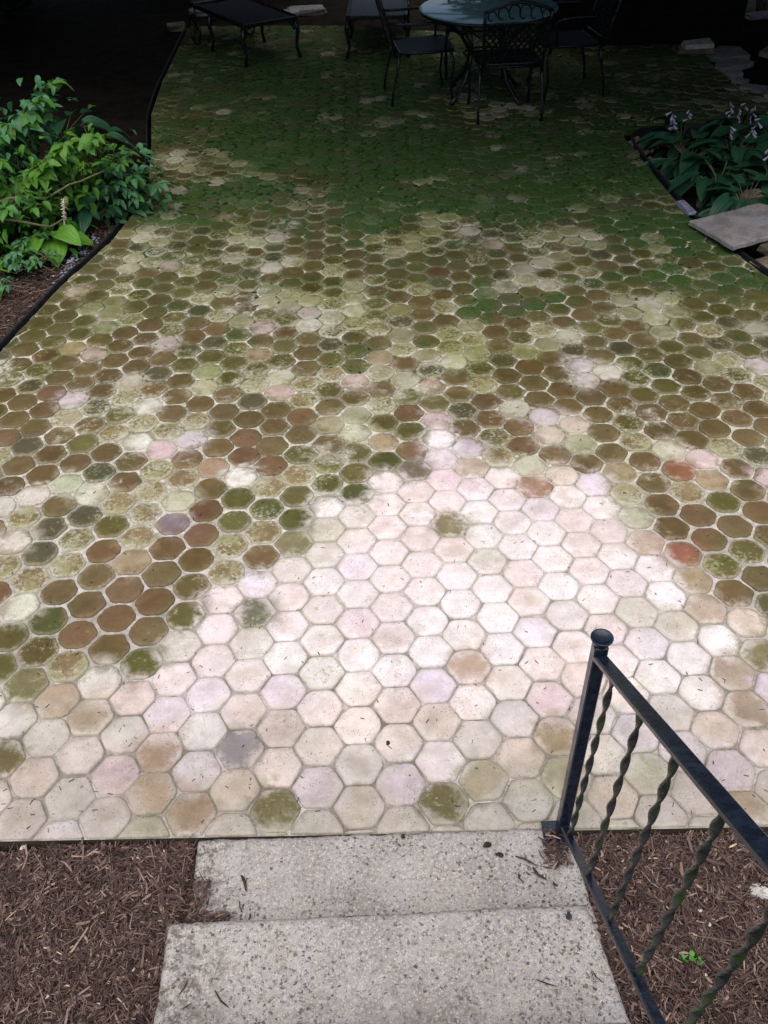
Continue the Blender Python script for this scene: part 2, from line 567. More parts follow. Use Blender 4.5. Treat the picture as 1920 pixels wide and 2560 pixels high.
M['weedblue'] = mat_leaf('blue_green_leaf', (0.060, 0.195, 0.080), (0.090, 0.260, 0.105), (0.10, 0.21, 0.11), 0.25)
M['hosta'] = mat_leaf('hosta_leaf', (0.085, 0.27, 0.022), (0.14, 0.34, 0.030), (0.13, 0.27, 0.05), 0.25, 0.42)
M['hostadark'] = mat_leaf('dark_hosta_leaf', (0.020, 0.080, 0.042), (0.034, 0.125, 0.058), (0.045, 0.11, 0.05), 0.18, 0.45)
M['sprout'] = mat_leaf('sprout_leaf', (0.07, 0.30, 0.03), (0.10, 0.36, 0.04), None, 0.25)
M['petal'] = mat_leaf('lilac_petal', (0.55, 0.52, 0.72), (0.74, 0.73, 0.80), None, 0.3, 0.6)
M['dry'] = mat_vary('dry_stalk', (0.46, 0.40, 0.30), (0.62, 0.56, 0.45), 60, 0.9, 0.1)
M['darkwood'] = mat_vary('black_boards', (0.006, 0.006, 0.007), (0.011, 0.011, 0.012), 8, 0.8, 0.1, 0.4, 0.004)
M['sling'] = mat_vary('grey_blue_sling', (0.055, 0.075, 0.095), (0.085, 0.11, 0.135), 60, 0.8, 0.2, 0.4, 0.002)
M['mesh'] = mat_vary('dark_woven_seat', (0.009, 0.011, 0.016), (0.015, 0.018, 0.026), 90, 0.6, 0.3, 0.5, 0.002)
M['debris'] = mat_vary('dark_needles', (0.035, 0.024, 0.016), (0.08, 0.055, 0.035), 60, 0.9, 0.1)
M['cordblue'] = mat_vary('blue_grey_stone', (0.16, 0.17, 0.24), (0.30, 0.31, 0.40), 40, 0.8, 0.25)
t = NT('table_glass')
t.col(t.mix(t.mp(t.noise(5, 3), 0.35, 0.65), (0.13, 0.29, 0.33), (0.19, 0.36, 0.40)))
t.rough(0.07, 0.6)
M['glass'] = t.m

# ------------------------------------------------------------------ ground
def ground_z(x, y):
    """soil lies a little under the paving and climbs beside the stairs"""
    z = -0.075
    if y < 1.32:
        k = 0.33 if x < 0 else 0.24
        z += (1.32 - y) * k
        z = min(z, 0.45)
    return z

def make_ground():
    xs = np.unique(np.concatenate([np.linspace(-120, -6, 14), np.linspace(-6, 7, 66), np.linspace(7, 120, 14)]))
    ys = np.unique(np.concatenate([np.linspace(-120, -1, 12), np.linspace(-1, 14, 76), np.linspace(14, 160, 14)]))
    V = np.array([(x, y, ground_z(x, y) + (0.03 * (vnoise(x * 1.3, y * 1.3, 3) - 0.5) if (abs(x) > 2.3 and y > 1.5) else 0.0)
                   - (0.03 if -2.6 < x < 3.6 and 1.3 < y < 11.7 else 0.0)) for y in ys for x in xs])
    nx = len(xs)
    Fq = np.array([(j * nx + i, j * nx + i + 1, (j + 1) * nx + i + 1, (j + 1) * nx + i)
                   for j in range(len(ys) - 1) for i in range(nx - 1)])
    o = obj('ground', np_mesh('ground', V, Fq, True), M['soil'])
    o['kind'] = 'structure'
    o['label'] = 'dark bare soil around the patio'
make_ground()

# ------------------------------------------------------------------ patio
FP = 0.15
YAW, OX, OY = 0.0076863, 1.02516 * FP, 9.52729 * FP
def latt(c, k):
    X, Y = FP * c * math.sqrt(3) / 2, FP * k
    return (OX + X * math.cos(YAW) - Y * math.sin(YAW), OY + X * math.sin(YAW) + Y * math.cos(YAW))
def unlatt(x, y):
    dx, dy = x - OX, y - OY
    X = dx * math.cos(YAW) + dy * math.sin(YAW)
    Y = -dx * math.sin(YAW) + dy * math.cos(YAW)
    c = round(X / (FP * math.sqrt(3) / 2))
    k = Y / FP
    off = 0.5 * (c % 2)
    return c, round(k - off) + off
def near_edge(x):
    return 1.3365 - 0.0159 * x
OUT = [(-2.75, near_edge(-2.75)), (3.5, near_edge(3.5)), (3.05, 2.6), (2.62, 4.0), (2.33, 4.90), (2.146, 5.64), (2.105, 6.44), (2.07, 7.38),
       (2.13, 7.55), (2.32, 7.63), (3.56, 7.66), (3.60, 8.30), (3.43, 8.75), (3.40, 9.25), (3.50, 10.16), (1.9, 10.28), (0.9, 11.05), (-0.3, 11.50),
       (-0.84, 11.60), (-2.13, 11.75), (-2.117, 11.09), (-2.064, 9.44), (-1.989, 8.40), (-1.833, 7.52), (-1.69, 6.58), (-1.713, 6.13), (-1.77, 5.66), (-1.95, 5.0), (-2.082, 4.25)]
SEG = [(Vector(OUT[i]), Vector(OUT[(i + 1) % len(OUT)])) for i in range(len(OUT))]
def inside(x, y):
    r = False
    for a, b in SEG:
        if (a.y > y) != (b.y > y) and x < (b.x - a.x) * (y - a.y) / (b.y - a.y) + a.x:
            r = not r
    return r
def segd(p, a, b):
    ab = b - a
    t = max(0, min(1, (p - a).dot(ab) / ab.length_squared))
    return (p - a - ab * t).length
def clip(poly, a, b):
    d = (b - a).normalized()
    nrm = Vector((-d.y, d.x))          # inside is to the left
    res = []
    for i in range(len(poly)):
        p, q = poly[i], poly[(i + 1) % len(poly)]
        sp, sq = (p - a).dot(nrm) - 0.003, (q - a).dot(nrm) - 0.003
        if sp >= 0:
            res.append(p)
        if (sp >= 0) != (sq >= 0):
            res.append(p + (q - p) * (sp / (sp - sq)))
    return res

# the mortar bed the tiles sit in
def make_bed():
    mb = MB()
    n = len(OUT)
    top, bot = -0.0045, -0.062
    mb.v = [(x, y, top) for x, y in OUT] + [(x, y, bot) for x, y in OUT]
    mb.f = [tuple(range(n))] + [(i, n + i, n + (i + 1) % n, (i + 1) % n) for i in range(n)]
    me = mb.mesh('patio')
    o = obj('patio', me, M['mortar'])
    o['kind'] = 'structure'
    o['label'] = 'hexagonal tile patio, washed pale near the steps and mossy farther off'
    return o
patio = make_bed()

# colours read tile by tile where the photograph shows them large
S = 1659 / 960.0
NEAR = {
 (0, 1500): """225,90K 345,45B 505,75R 640,135B 810,65O 945,115P 1110,45K 1250,100W 1090,175G 780,190G 470,205B 340,145R 165,225O 605,265O 290,280M
 430,350S 110,370O 745,335P 925,255Y 1070,315P 1230,235W 1395,290S 1390,160Y 1540,225W 1540,365P 1225,380L 895,405L 575,420T 720,490L 385,515D
 245,440D 70,510Y 195,610Y 550,585Y 885,555W 1060,470T 1390,450P 1550,520P 1215,540T 1375,620Y 1045,635V 690,665D 355,680Y 855,735L 500,760U
 1200,715P 1365,800L 1550,697Y 1540,870T 1185,890O 1020,820T 840,905D 655,850D 305,865Y 140,795T 460,935Y 85,980Y 0,680O 1350,930Y 650,990G 950,990Y""",
 (960, 1500): """185,70W 345,135P 195,210W 495,60W 360,280D 510,203W 650,130L 675,277P 205,365L 50,290W 60,440T 215,525T 385,440P 535,360P 705,435U
 560,525Y 80,610P 400,610Y 235,700W 730,610D 590,700T 425,790Q 240,870O 60,790L 620,870Y 770,770Q 930,690P 985,850T 1090,620L 1150,785G 1290,660L
 1330,870Y 1515,775L 1440,610T 1640,680P 1385,470W 1250,520Y 1180,355W 1320,275W 1450,200W 1515,350D 1140,200L 955,130T 1095,65G 1275,125Q 1395,60D
 1570,120T 1620,250O 1580,510D 1570,930D 880,560Y""",
 (0, 1000): """610,170W 850,165L 380,175O 245,220B 485,205B 340,265B 205,305B 590,255B 445,295K 690,290M 830,245R 950,205B 1070,240R 1185,275R
 1075,160R 1195,115B 1315,75R 1310,155B 1190,200B 930,285D 810,330M 1050,325W 1180,365M 1300,320M 1305,235O 1430,275O 1425,195B 1540,225O
 1420,360O 1545,315O 1545,400E 1640,265E 555,340B 75,355B 310,345G 165,395Y 420,385S 670,380M 925,375B 785,430G 1040,415O 275,445B 525,430M
 645,475M 905,465R 1160,455E 1300,410O 120,490M 45,450Y 385,490K 230,540K 505,530O 765,525V 880,565R 1020,510O 1285,510E 1160,560M 1270,610O
 1130,665B 1010,600M 350,585M 615,580M 465,640R 735,625B 860,675B 575,690D 300,695M 420,750B 705,740B 545,805R 835,795B 980,730M 150,760M 255,820B
 380,880B 675,865R 505,935R 50,705M 70,595Y 90,900S 220,945E 1380,555G 1400,640G 1390,450W 1550,505S 1550,600P 1260,710S 1120,770L
 1540,710L 1405,775W 1250,830T 1545,820Y 1390,890S 1530,935U 980,850P""",
 (960, 1000): """235,165W 370,210L 255,250L 120,215R 130,305K 330,125B 455,80R 575,105R 465,155O 595,190R 700,150T 725,235R 835,185G 810,110T
 680,60L 950,135B 860,270B 970,215B 1110,255B 1080,170M 1215,205S 1170,120B 1320,160B 1275,75B 1365,240U 1410,330D 1255,295C 1000,310D 1150,350B
 1310,390M 1200,450R 1045,405M 635,365C 750,320T 890,365L 780,415P 620,280S 500,325P 375,295D 475,235M 690,450G 625,480L 520,420P 385,380L 250,340U
 130,395T 265,435P 400,475W 285,535O 140,490P 535,520Y 420,575W 690,570W 815,510T 970,555T 945,455W 1100,515G 1255,555B 1360,495R 1475,435O 1575,380B
 1520,550B 1415,600R 1290,665C 1130,615D 860,620T 1010,675P 735,680W 560,630W 435,670G 160,690P 300,745W 600,735T 890,735P 1050,795Y 1175,735W
 1340,790D 1465,722O 1590,655O 1620,775B 1525,850R 1400,925D 1225,855W 1100,925G 925,865P 760,800W 625,865T 465,810P 330,865W 170,805P 55,880P
 800,925Y 490,930W 1635,905K 245,270L""",
}
CODE = {'W': (231, 228, 222), 'P': (226, 214, 205), 'L': (211, 200, 208), 'T': (206, 190, 177), 'Y': (201, 194, 185), 'G': (176, 176, 152),
        'D': (162, 143, 119), 'B': (101, 85, 55), 'R': (108, 84, 59), 'O': (94, 88, 48), 'K': (82, 78, 56), 'M': (132, 117, 82), 'S': (206, 202, 186),
        'V': (138, 127, 130), 'U': (206, 184, 184), 'Q': (164, 155, 126), 'E': (80, 84, 42), 'C': (140, 98, 74)}
PALE = set('WPLTYGSUQ')
tile_code = {}
for (cx, cy), txt in NEAR.items():
    for w in txt.split():
        a, b = w[:-1].split(',')
        tile_code[unlatt(*at(cx + float(a) / S, cy + float(b) / S))] = w[-1]
D_ = 1920 / 1659.0
PZ = [at(a * D_, b * D_) for a, b in ((-400, 1470), (0, 1470), (330, 1430), (440, 1290), (560, 1215), (690, 1115), (850, 1030), (920, 930), (980, 960), (1060, 1010),
      (1280, 1040), (1390, 1130), (1450, 1240), (1540, 1310), (1659, 1420), (2100, 1560), (2300, 2100), (-600, 2100))]
def in_pale(x, y):
    r = False
    for i in range(len(PZ)):
        (ax, ay), (bx, by) = PZ[i], PZ[(i + 1) % len(PZ)]
        if (ay > y) != (by > y) and x < (bx - ax) * (y - ay) / (by - ay) + ax:
            r = not r
    return r
# drifts of pale lichen and of green moss: centre pixel on the photograph (width 1659), radius in metres
LICHEN = [(at(a * D_, b * D_), r) for a, b, r in ((310, 520, .28), (560, 530, .25), (700, 690, .26), (640, 655, .24), (760, 640, .22), (270, 865, .24), (190, 880, .2),
          (1010, 745, .17), (1440, 690, .26), (860, 790, .2), (930, 800, .14), (600, 820, .14), (450, 830, .12), (780, 850, .16), (380, 350, .35), (950, 480, .3), (880, 520, .22),
          (1140, 610, .16), (1280, 810, .1), (1590, 790, .16), (1240, 520, .25), (1100, 250, .4), (480, 370, .25), (1500, 330, .4), (620, 560, .2), (820, 610, .15), (330, 735, .14))]
MOSSY = [(at(a * D_, b * D_), r) for a, b, r in ((1450, 510, .38), (1330, 480, .3), (1480, 620, .28), (700, 200, .9), (560, 160, .8), (850, 160, .8), (640, 300, .7), (900, 330, .8), (1200, 300, .7),
         (1100, 410, .7), (860, 440, .5), (590, 640, .2), (1080, 650, .3), (1600, 620, .3), (1590, 800, .12), (470, 420, .4), (1300, 370, .6), (760, 770, .2), (900, 790, .15))]
def blob(lst, x, y):
    m = 0.0
    for (px, py), r in lst:
        d = math.hypot(x - px, y - py) / r
        m = max(m, 1 - sm(0.55, 1.25, d))
    return m
BROWNS = ['B', 'B', 'B', 'R', 'O', 'O', 'B', 'O', 'K', 'B', 'M', 'O', 'B', 'O', 'K', 'B']
PALES = ['W', 'P', 'P', 'L', 'T', 'Y', 'Y', 'T', 'S']
def tile_look(c, k, x, y):
    rr = random.Random(c * 7919 + int(k * 2) * 104729)
    code = tile_code.get((c, k))
    lich, mz = blob(LICHEN, x, y), blob(MOSSY, x, y)
    pale = in_pale(x, y)
    if code is None:
        if pale:
            code = rr.choice(PALES)
        elif rr.random() < lich * 0.6:
            code = rr.choice('SSGMLWQ')
        elif rr.random() < 0.05 + 0.16 * vnoise(x * 1.1, y * 1.1, 5):
            code = rr.choice('GMQSDU')
        else:
            code = rr.choice(BROWNS)
    col = [v + rr.uniform(-3, 3) for v in CODE[code]]
    g = rr.uniform(-10, 9)
    col = [max(20, min(240, v + g)) for v in col]
    if pale:
        f = (0.50 if code in PALE else 0.22) * (0.25 + 0.75 * sm(1.55, 2.2, y))
        col = [a * (1 - f) + b * f for a, b in zip(col, (232, 218, 223))]
        f = 0.22 * (1 - sm(1.35, 2.05, y + 0.5 * (vnoise(x * 2.2, y * 2.2, 14) - 0.5)))
        col = [a * (1 - f) + b * f for a, b in zip(col, (172, 164, 153))]  # front rows toned down for the dimmer light there, with some staining
    mott = {'M': 0.9, 'S': 0.55, 'G': 0.45, 'O': 0.35, 'K': 0.4, 'E': 0.25, 'Q': 0.4, 'D': 0.3, 'B': 0.12, 'R': 0.08, 'C': 0.05, 'V': 0.2}.get(code, 0.12)
    if not pale:
        mott = min(1.0, mott + 0.6 * lich * rr.random() + rr.choice((0, 0, 0, 0.25)))
    far = 0.45 * sm(2.9, 5.2, y + 1.6 * (vnoise(x * 1.3, y * 1.3, 19) - 0.5)) + 0.55 * sm(4.4, 8.0, y + 2.6 * (vnoise(x * 0.9, y * 0.9, 9) - 0.5))
    moss = min(1.0, far * 0.62 + 0.62 * mz * (0.35 + 0.65 * sm(3.4, 5.5, y)) - 0.45 * lich + rr.uniform(-0.14, 0.14))
    if code in PALE and y > 4.5:
        moss *= 0.7
    if pale:
        moss = 0.0
    if code == 'E':
        moss = 0.08
    # greener browns towards the mossy end
    if y > 3.4 and code not in 'WPLSU':
        f = sm(3.4, 6.0, y)
        col = [col[0] * (1 - 0.20 * f), col[1] * (1 - 0.10 * f), col[2] * (1 - 0.26 * f)]
    if not pale and code in 'WPLTSUYGQ':
        f = 0.62 * sm(2.6, 5.2, y) * (0.6 + 0.4 * rr.random())
        col = [a * (1 - f) + b * f for a, b in zip(col, (112, 108, 84))]
    return lin(col), mott, max(0.0, moss), code

def tile_geo(c, k):
    x, y = latt(c, k)
    if y > 11.95 or x < -3 or x > 3.9:
        return None
    jr = random.Random(c * 991 + int(k * 2) * 577)
    ja = 0.0012 if in_pale(x, y) else 0.0026
    p = Vector((x + jr.uniform(-ja, ja), y + jr.uniform(-ja, ja)))
    dmin = min(segd(p, a, b) for a, b in SEG)
    ins = inside(x, y)
    if not ins and dmin > 0.085:
        return None
    rr = random.Random(c * 31337 + int(k * 2) * 7907)
    col, mott, moss, code = tile_look(c, k, x, y)
    pale = in_pale(x, y)
    gap = rr.uniform(0.0020, 0.0034) if pale else rr.uniform(0.0030, 0.0072)
    ap = FP / 2 - gap
    rad = ap / math.cos(math.pi / 6)
    cr = rr.uniform(0.006, 0.012) if pale else rr.uniform(0.009, 0.018)      # worn corners
    yaw = YAW + rr.uniform(-0.018, 0.018)
    cs = [Vector((math.cos(yaw + i * math.pi / 3), math.sin(yaw + i * math.pi / 3))) * rad for i in range(6)]
    poly = []
    wear = 0.6 if pale else 1.0
    for i in range(6):
        a, b, d = cs[i - 1], cs[i], cs[(i + 1) % 6]
        e1, e2 = (a - b).normalized(), (d - b).normalized()
        cq = min(0.0225, cr * rr.choice((0.6, 0.8, 1.0, 1.2, 1.7)) * (1 + 0.5 * rr.random() * wear))
        poly.append(p + b + e1 * cq * rr.uniform(0.8, 1.2))
        poly.append(p + (b + e1 * cq * 0.36 + e2 * cq * 0.36) * 0.998)
        poly.append(p + b + e2 * cq * rr.uniform(0.8, 1.2))
        for u in (0.36, 0.64):
            poly.append(p + (b * (1 - u) + d * u) * (1 + wear * rr.uniform(-0.034, 0.020)))
    if dmin < 0.09:
        near = sorted((segd(p, a, b), i) for i, (a, b) in enumerate(SEG) if segd(p, a, b) < 0.092)
        for dd, i in near[:2]:
            poly = clip(poly, *SEG[i])
            if len(poly) < 3:
                return None
    n = len(poly)
    ctr = sum(poly, Vector((0, 0))) / n
    area = abs(sum(poly[i].x * poly[(i + 1) % n].y - poly[(i + 1) % n].x * poly[i].y for i in range(n))) / 2
    if area < 0.0002:
        return None
    h = 0.0018 + rr.uniform(-0.0016, 0.0022)
    tx, ty = rr.gauss(0, 0.016), rr.gauss(0, 0.016)
    V, Fc, rim = [(0, 0, h + 0.0010)], [], [0.0]
    def ring(shr, z, rv):
        for q in poly:
            d = q - ctr
            L = d.length
            d2 = d * max(0.05, (L - shr) / L)
            V.append((d2.x, d2.y, z + d2.x * tx + d2.y * ty))
            rim.append(rv)
    ring(0.022, h + 0.0010, 0.55)
    ring(0.0045, h, 0.95)
    ring(0.0, h - 0.0030, 1.0)
    ring(-0.0005, -0.014, 1.0)
    for i in range(n):
        j = (i + 1) % n
        Fc.append((0, 1 + i, 1 + j))
        for r_ in range(3):
            a = 1 + r_ * n
            Fc.append((a + i, a + n + i, a + n + j, a + j))
    return (ctr.x, ctr.y), V, Fc, rim, col, mott, moss

_look = {}
def look_at(q):
    if q not in _look:
        _look[q] = tile_look(q[0], q[1], *latt(*q))[0]
    return _look[q]
def near_cols(x, y, V, rim, col):
    out = []
    for (px, py, pz), r in zip(V, rim):
        L_ = math.hypot(px, py)
        if L_ < 1e-4:
            out.append([*col, 1.0])
            continue
        else:
            d = (px, py)
        ux, uy = d[0] / L_, d[1] / L_
        nc = [0.0, 0.0, 0.0]
        for an, wt in ((-0.62, .2), (-0.3, .2), (0, .2), (0.3, .2), (0.62, .2)):
            ca, sa = math.cos(an), math.sin(an)
            q = look_at(unlatt(x + (ux * ca - uy * sa) * 0.135, y + (ux * sa + uy * ca) * 0.135))
            nc = [nc[i] + wt * q[i] for i in range(3)]
        f = 0.85 if r > 0.9 else (0.6 if r > 0.3 else 0.45)
        out.append([col[i] * (1 - f) + nc[i] * f for i in range(3)] + [1.0])
    return out
rngn = random.Random(99)
def make_tiles():
    geos = []
    for c in range(-26, 30):
        off = 0.5 * (c % 2)
        for k in range(-3, 74):
            g = tile_geo(c, k + off)
            if g:
                geos.append(g)
    # size in the picture falls with distance; the largest 300 in the frame are tiles of their own
    def in_frame(q):
        x, y = q
        Z = y * math.cos(TH) + HC * math.sin(TH)
        u = x / Z * F_PX / 960
        return abs(u) < 1.02
    geos.sort(key=lambda g: g[0][1] + (0 if in_frame(g[0]) else 100))
    def attrs(me, rim, cols, near, motts, mosses):
        set_attr(me, 'tint', 'FLOAT_COLOR', cols)
        set_attr(me, 'tint_near', 'FLOAT_COLOR', near)
        set_attr(me, 'mottle', 'FLOAT', motts)
        set_attr(me, 'moss', 'FLOAT', mosses)
        set_attr(me, 'rim', 'FLOAT', rim)
    for g in geos[:300]:
        (x, y), V, Fc, rim, col, mott, moss = g
        near = near_cols(x, y, V, rim, col)
        me = bpy.data.meshes.new('tile')
        me.from_pydata(V, [], Fc)
        me.polygons.foreach_set('use_smooth', [True] * len(Fc))
        n = len(V)
        attrs(me, rim, np.tile([*col, 1.0], (n, 1)), near, np.full(n, mott), np.full(n, moss))
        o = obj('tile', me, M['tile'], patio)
        o.location = (x, y, 0)
    V, Fc, rim, cols, nears, motts, mosses = [], [], [], [], [], [], []
    for (x, y), v, fc, rm, col, mott, moss in geos[300:]:
        b = len(V)
        V += [(p[0] + x, p[1] + y, p[2]) for p in v]
        Fc += [tuple(i + b for i in q) for q in fc]
        rim += rm
        cols += [[*col, 1.0]] * len(v)
        nears += near_cols(x, y, v, rm, col)
        motts += [mott] * len(v)
        mosses += [moss] * len(v)
    me = bpy.data.meshes.new('far_tiles')
    me.from_pydata(V, [], Fc)
    me.polygons.foreach_set('use_smooth', [True] * len(Fc))
    attrs(me, rim, np.array(cols), np.array(nears), np.array(motts), np.array(mosses))
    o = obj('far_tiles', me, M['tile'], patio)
    o['kind'] = 'stuff'
    print('tiles', len(geos))
make_tiles()

# low moss cushions that swell out of the joints and creep over the tiles
def moss_cushions():
    rr = random.Random(31)
    V, Fc, cols = [], [], []
    def want(x, y):
        far = sm(4.4, 7.4, y + 2.4 * (vnoise(x * 0.9, y * 0.9, 9) - 0.5))
        m = far * 0.5 + 0.9 * blob(MOSSY, x, y) * (0.3 + 0.7 * sm(3.2, 5.0, y)) - 0.4 * blob(LICHEN, x, y)
        return m * (0.25 + 1.5 * max(0, vnoise(x * 2.3, y * 2.3, 55) - 0.25))
    n = 0
    while n < 10500:
        x, y = rr.uniform(-2.0, 2.9), 2.6 + 9.0 * rr.random()
        if rr.random() > want(x, y) or not inside(x, y) or in_pale(x, y):
            continue
        c, k = unlatt(x, y)
        cx, cy = latt(c, k)
        d = math.hypot(x - cx, y - cy)
        if d < 0.052 and rr.random() < 0.72:          # most sit along the joints
            continue
        r = rr.choice((0.007, 0.009, 0.012, 0.015, 0.020, 0.026)) * rr.uniform(0.8, 1.2) * (0.45 + 0.55 * sm(4.4, 6.6, y))
        if d < 0.05:
            r *= 0.8
        h = r * rr.uniform(0.16, 0.32)
        b = len(V)
        m = 7
        a0 = rr.uniform(0, 6.28)
        st, sq = rr.uniform(0, 3.14), rr.uniform(0.5, 1.0)
        for ring, (fr, z) in enumerate(((1.0, 0.0005), (0.62, h * 0.8))):
            for i in range(m):
                a = a0 + i * 2 * math.pi / m
                q = r * fr * rr.uniform(0.65, 1.2)
                u, v = q * math.cos(a), q * math.sin(a) * sq
                V.append((x + u * math.cos(st) - v * math.sin(st), y + u * math.sin(st) + v * math.cos(st), z + 0.001))
        V.append((x, y, h))
        for i in range(m):
            j = (i + 1) % m
            Fc += [(b + i, b + j, b + m + j), (b + i, b + m + j, b + m + i), (b + m + i, b + m + j, b + 2 * m)]
        g = rr.uniform(0.6, 1.2) * (0.75 + 0.5 * vnoise(x * 1.4, y * 1.4, 77))
        t_ = rr.random() * sm(4.0, 6.5, y)
        col = [g * (0.018 + 0.030 * t_), g * (0.055 + 0.050 * t_), g * (0.010 + 0.010 * t_), 1.0]
        cols += [col] * (2 * m + 1)
        n += 1
    me = np_mesh('moss_cushions', np.array(V), np.array(Fc), True)
    set_attr(me, 'tint', 'FLOAT_COLOR', np.array(cols))
    t = NT('moss')
    a = t.attr('tint').outputs['Color']
    n1 = t.noise(140, 4, 0.7)
    t.col(t.mix(t.mp(n1, 0.35, 0.6, 0.6, 0), a, (0.015, 0.028, 0.006)))
    t.rough(0.95, 0.05)
    t.bump(n1, 0.9, 0.004)
    o = obj('moss_cushions', me, t.m)
    o['kind'] = 'stuff'
    o['label'] = 'green moss growing out of the joints over the far tiles'
moss_cushions()

# ------------------------------------------------------------------ concrete stairs
def rough_block(name, pts, z0, z1, parent, seed, lip=0.009):
    """block with a weathered edge; pts: far-left, far-right, near-right, near-left on plan"""
    fl, fr, nr, nl = [Vector((*p, 0)) for p in pts]
    nx, ny = 130, 34
    V, idx = [], {}
    for j in range(ny + 1):
        v = j / ny
        for i in range(nx + 1):
            u = i / nx
            p = (fl * (1 - u) + fr * u) * (1 - v) + (nl * (1 - u) + nr * u) * v
            z = z1 + 0.0024 * (vnoise(p.x * 9, p.y * 9, seed) - 0.5) + 0.002 * (vnoise(p.x * 50, p.y * 50, seed + 1) - 0.5)
            e = min(i, nx - i, j, ny - j)
            w = vnoise(p.x * 28 + 5, p.y * 28, seed + 2) * 0.6 + vnoise(p.x * 110, p.y * 110, seed + 3) * 0.4
            if e == 0:
                z -= lip * (0.5 + w)
                cpt = (fl + fr + nl + nr) / 4
                p = p + (cpt - p).normalized() * 0.005 * (w * 1.9 - 0.5)
            elif e == 1 and w > 0.62:
                z -= lip * 0.5
            idx[i, j] = len(V)
            V.append((p.x, p.y, z))
    Fq = [(idx[i, j], idx[i, j + 1], idx[i + 1, j + 1], idx[i + 1, j]) for j in range(ny) for i in range(nx)]
    per = [(i, 0) for i in range(nx)] + [(nx, j) for j in range(ny)] + [(i, ny) for i in range(nx, 0, -1)] + [(0, j) for j in range(ny, 0, -1)]
    b = len(V)
    V += [(V[idx[q]][0], V[idx[q]][1], z0) for q in per]
    m = len(per)
    Fq += [(idx[per[a]], idx[per[(a + 1) % m]], b + (a + 1) % m, b + a) for a in range(m)]
    return obj(name, np_mesh(name, np.array(V), np.array(Fq)), M['concrete'], parent)

stairs = empty('concrete_stairs', (0, 1.0, -0.2))
tag(stairs, 'weathered exposed-aggregate concrete steps leading down to the tiled patio', 'stairs')
T0 = Vector((0, -1.0, 0.2))
def sp(x, y):
    return (x, y - 1.0)
rough_block('step', [sp(-0.588, 1.328), sp(0.512, 1.330), sp(0.566, 0.90), sp(-0.582, 0.90)], 0.05, 0.2 + 0.022, stairs, 11)
rough_block('step', [sp(-0.598, 1.016), sp(0.495, 1.032), sp(0.569, 0.60), sp(-0.592, 0.60)], 0.05, 0.2 + 0.172, stairs, 23)
rough_block('step', [sp(-0.600, 0.685), sp(0.496, 0.694), sp(0.490, 0.28), sp(-0.594, 0.28)], 0.05, 0.2 + 0.345, stairs, 37)

# ------------------------------------------------------------------ iron railing
rail = empty('iron_railing', (0.491, 1.31, 0.022))
tag(rail, 'black iron stair railing with twisted balusters and a round post cap', 'railing')
XR, Y0, Z0 = 0.491, 1.31, 0.012
def L(x, y, z):
    return Vector((x - XR, y - Y0, z - Z0))
mb = MB()
mb.bbox(-0.0165, 0.0165, -0.0165, 0.0165, -0.01, 0.852, 0.003)
mb.build('post', M['rail'], rail)
mb = MB()
mb.lathe([(0.016, 0.849), (0.0175, 0.855), (0.0215, 0.863), (0.0258, 0.871), (0.0266, 0.875), (0.0256, 0.8765), (0.022, 0.8740), (0.012, 0.8715), (0.003, 0.8711)], 28)
mb.build('post_cap', M['rail'], rail, True)
mb = MB()
mb.bbox(-0.055, 0.03, -0.045, 0.035, 0.0, 0.006, 0.002)
mb.build('base_plate', M['rail'], rail)
def bar(p, q, w, h, c=0.003):
    d = q - p
    ln = d.length
    d.normalize()
    x = Vector((1, 0, 0))
    z = x.cross(d)
    Mx = Matrix((x, d, z)).transposed().to_4x4()
    Mx.translation = p
    b = MB()
    b.bbox(-w / 2, w / 2, 0, ln, -h / 2, h / 2, c, Mx)
    return b
def zb(y): return 0.068 + (1.30 - y) * 0.748
def zt(y): return 0.820 + (1.31 - y) * 0.672
bar(L(XR, 1.300, zt(1.300)), L(XR, -0.35, zt(-0.35)), 0.034, 0.017, 0.004).build('top_rail', M['rail'], rail)
bar(L(XR, 1.296, zb(1.296)), L(XR, -0.35, zb(-0.35)), 0.025, 0.013, 0.003).build('bottom_rail', M['rail'], rail)
def baluster(yt, yb, seed):
    p, q = L(XR, yb, zb(yb) + 0.004), L(XR, yt, zt(yt) - 0.006)
    n = 90
    d = q - p
    t = d.normalized()
    a = t.cross(Vector((0, 1, 0))).normalized()
    b = t.cross(a)
    vs, fs = [], []
    w, th = 0.0092, 0.0034
    prof = [(w, th * 0.5), (w * 0.75, th), (-w * 0.75, th), (-w, th * 0.5), (-w, -th * 0.5), (-w * 0.75, -th), (w * 0.75, -th), (w, -th * 0.5)]
    for i in range(n + 1):
        s = i / n
        an = seed * 0.6 + math.pi * 7.6 * sm(0.02, 0.98, s) * (1.0) if False else seed * 0.6 + math.pi * 7.6 * min(1, max(0, (s - 0.03) / 0.94))
        c, e = math.cos(an), math.sin(an)
        for (u, v) in prof:
            vs.append(p + d * s + a * (u * c - v * e) + b * (u * e + v * c))
    m = len(prof)
    for i in range(n):
        for k in range(m):
            k2 = (k + 1) % m
            fs.append((i * m + k, i * m + k2, (i + 1) * m + k2, (i + 1) * m + k))
    g = MB()
    g.add(vs, fs)
    return g.build('baluster', M['baluster'], rail)
for i, (yt, yb) in enumerate([(1.196, 1.238), (1.018, 1.060), (0.846, 0.893), (0.674, 0.721), (0.502, 0.549), (0.330, 0.377), (0.158, 0.205)]):
    baluster(yt, yb, i)

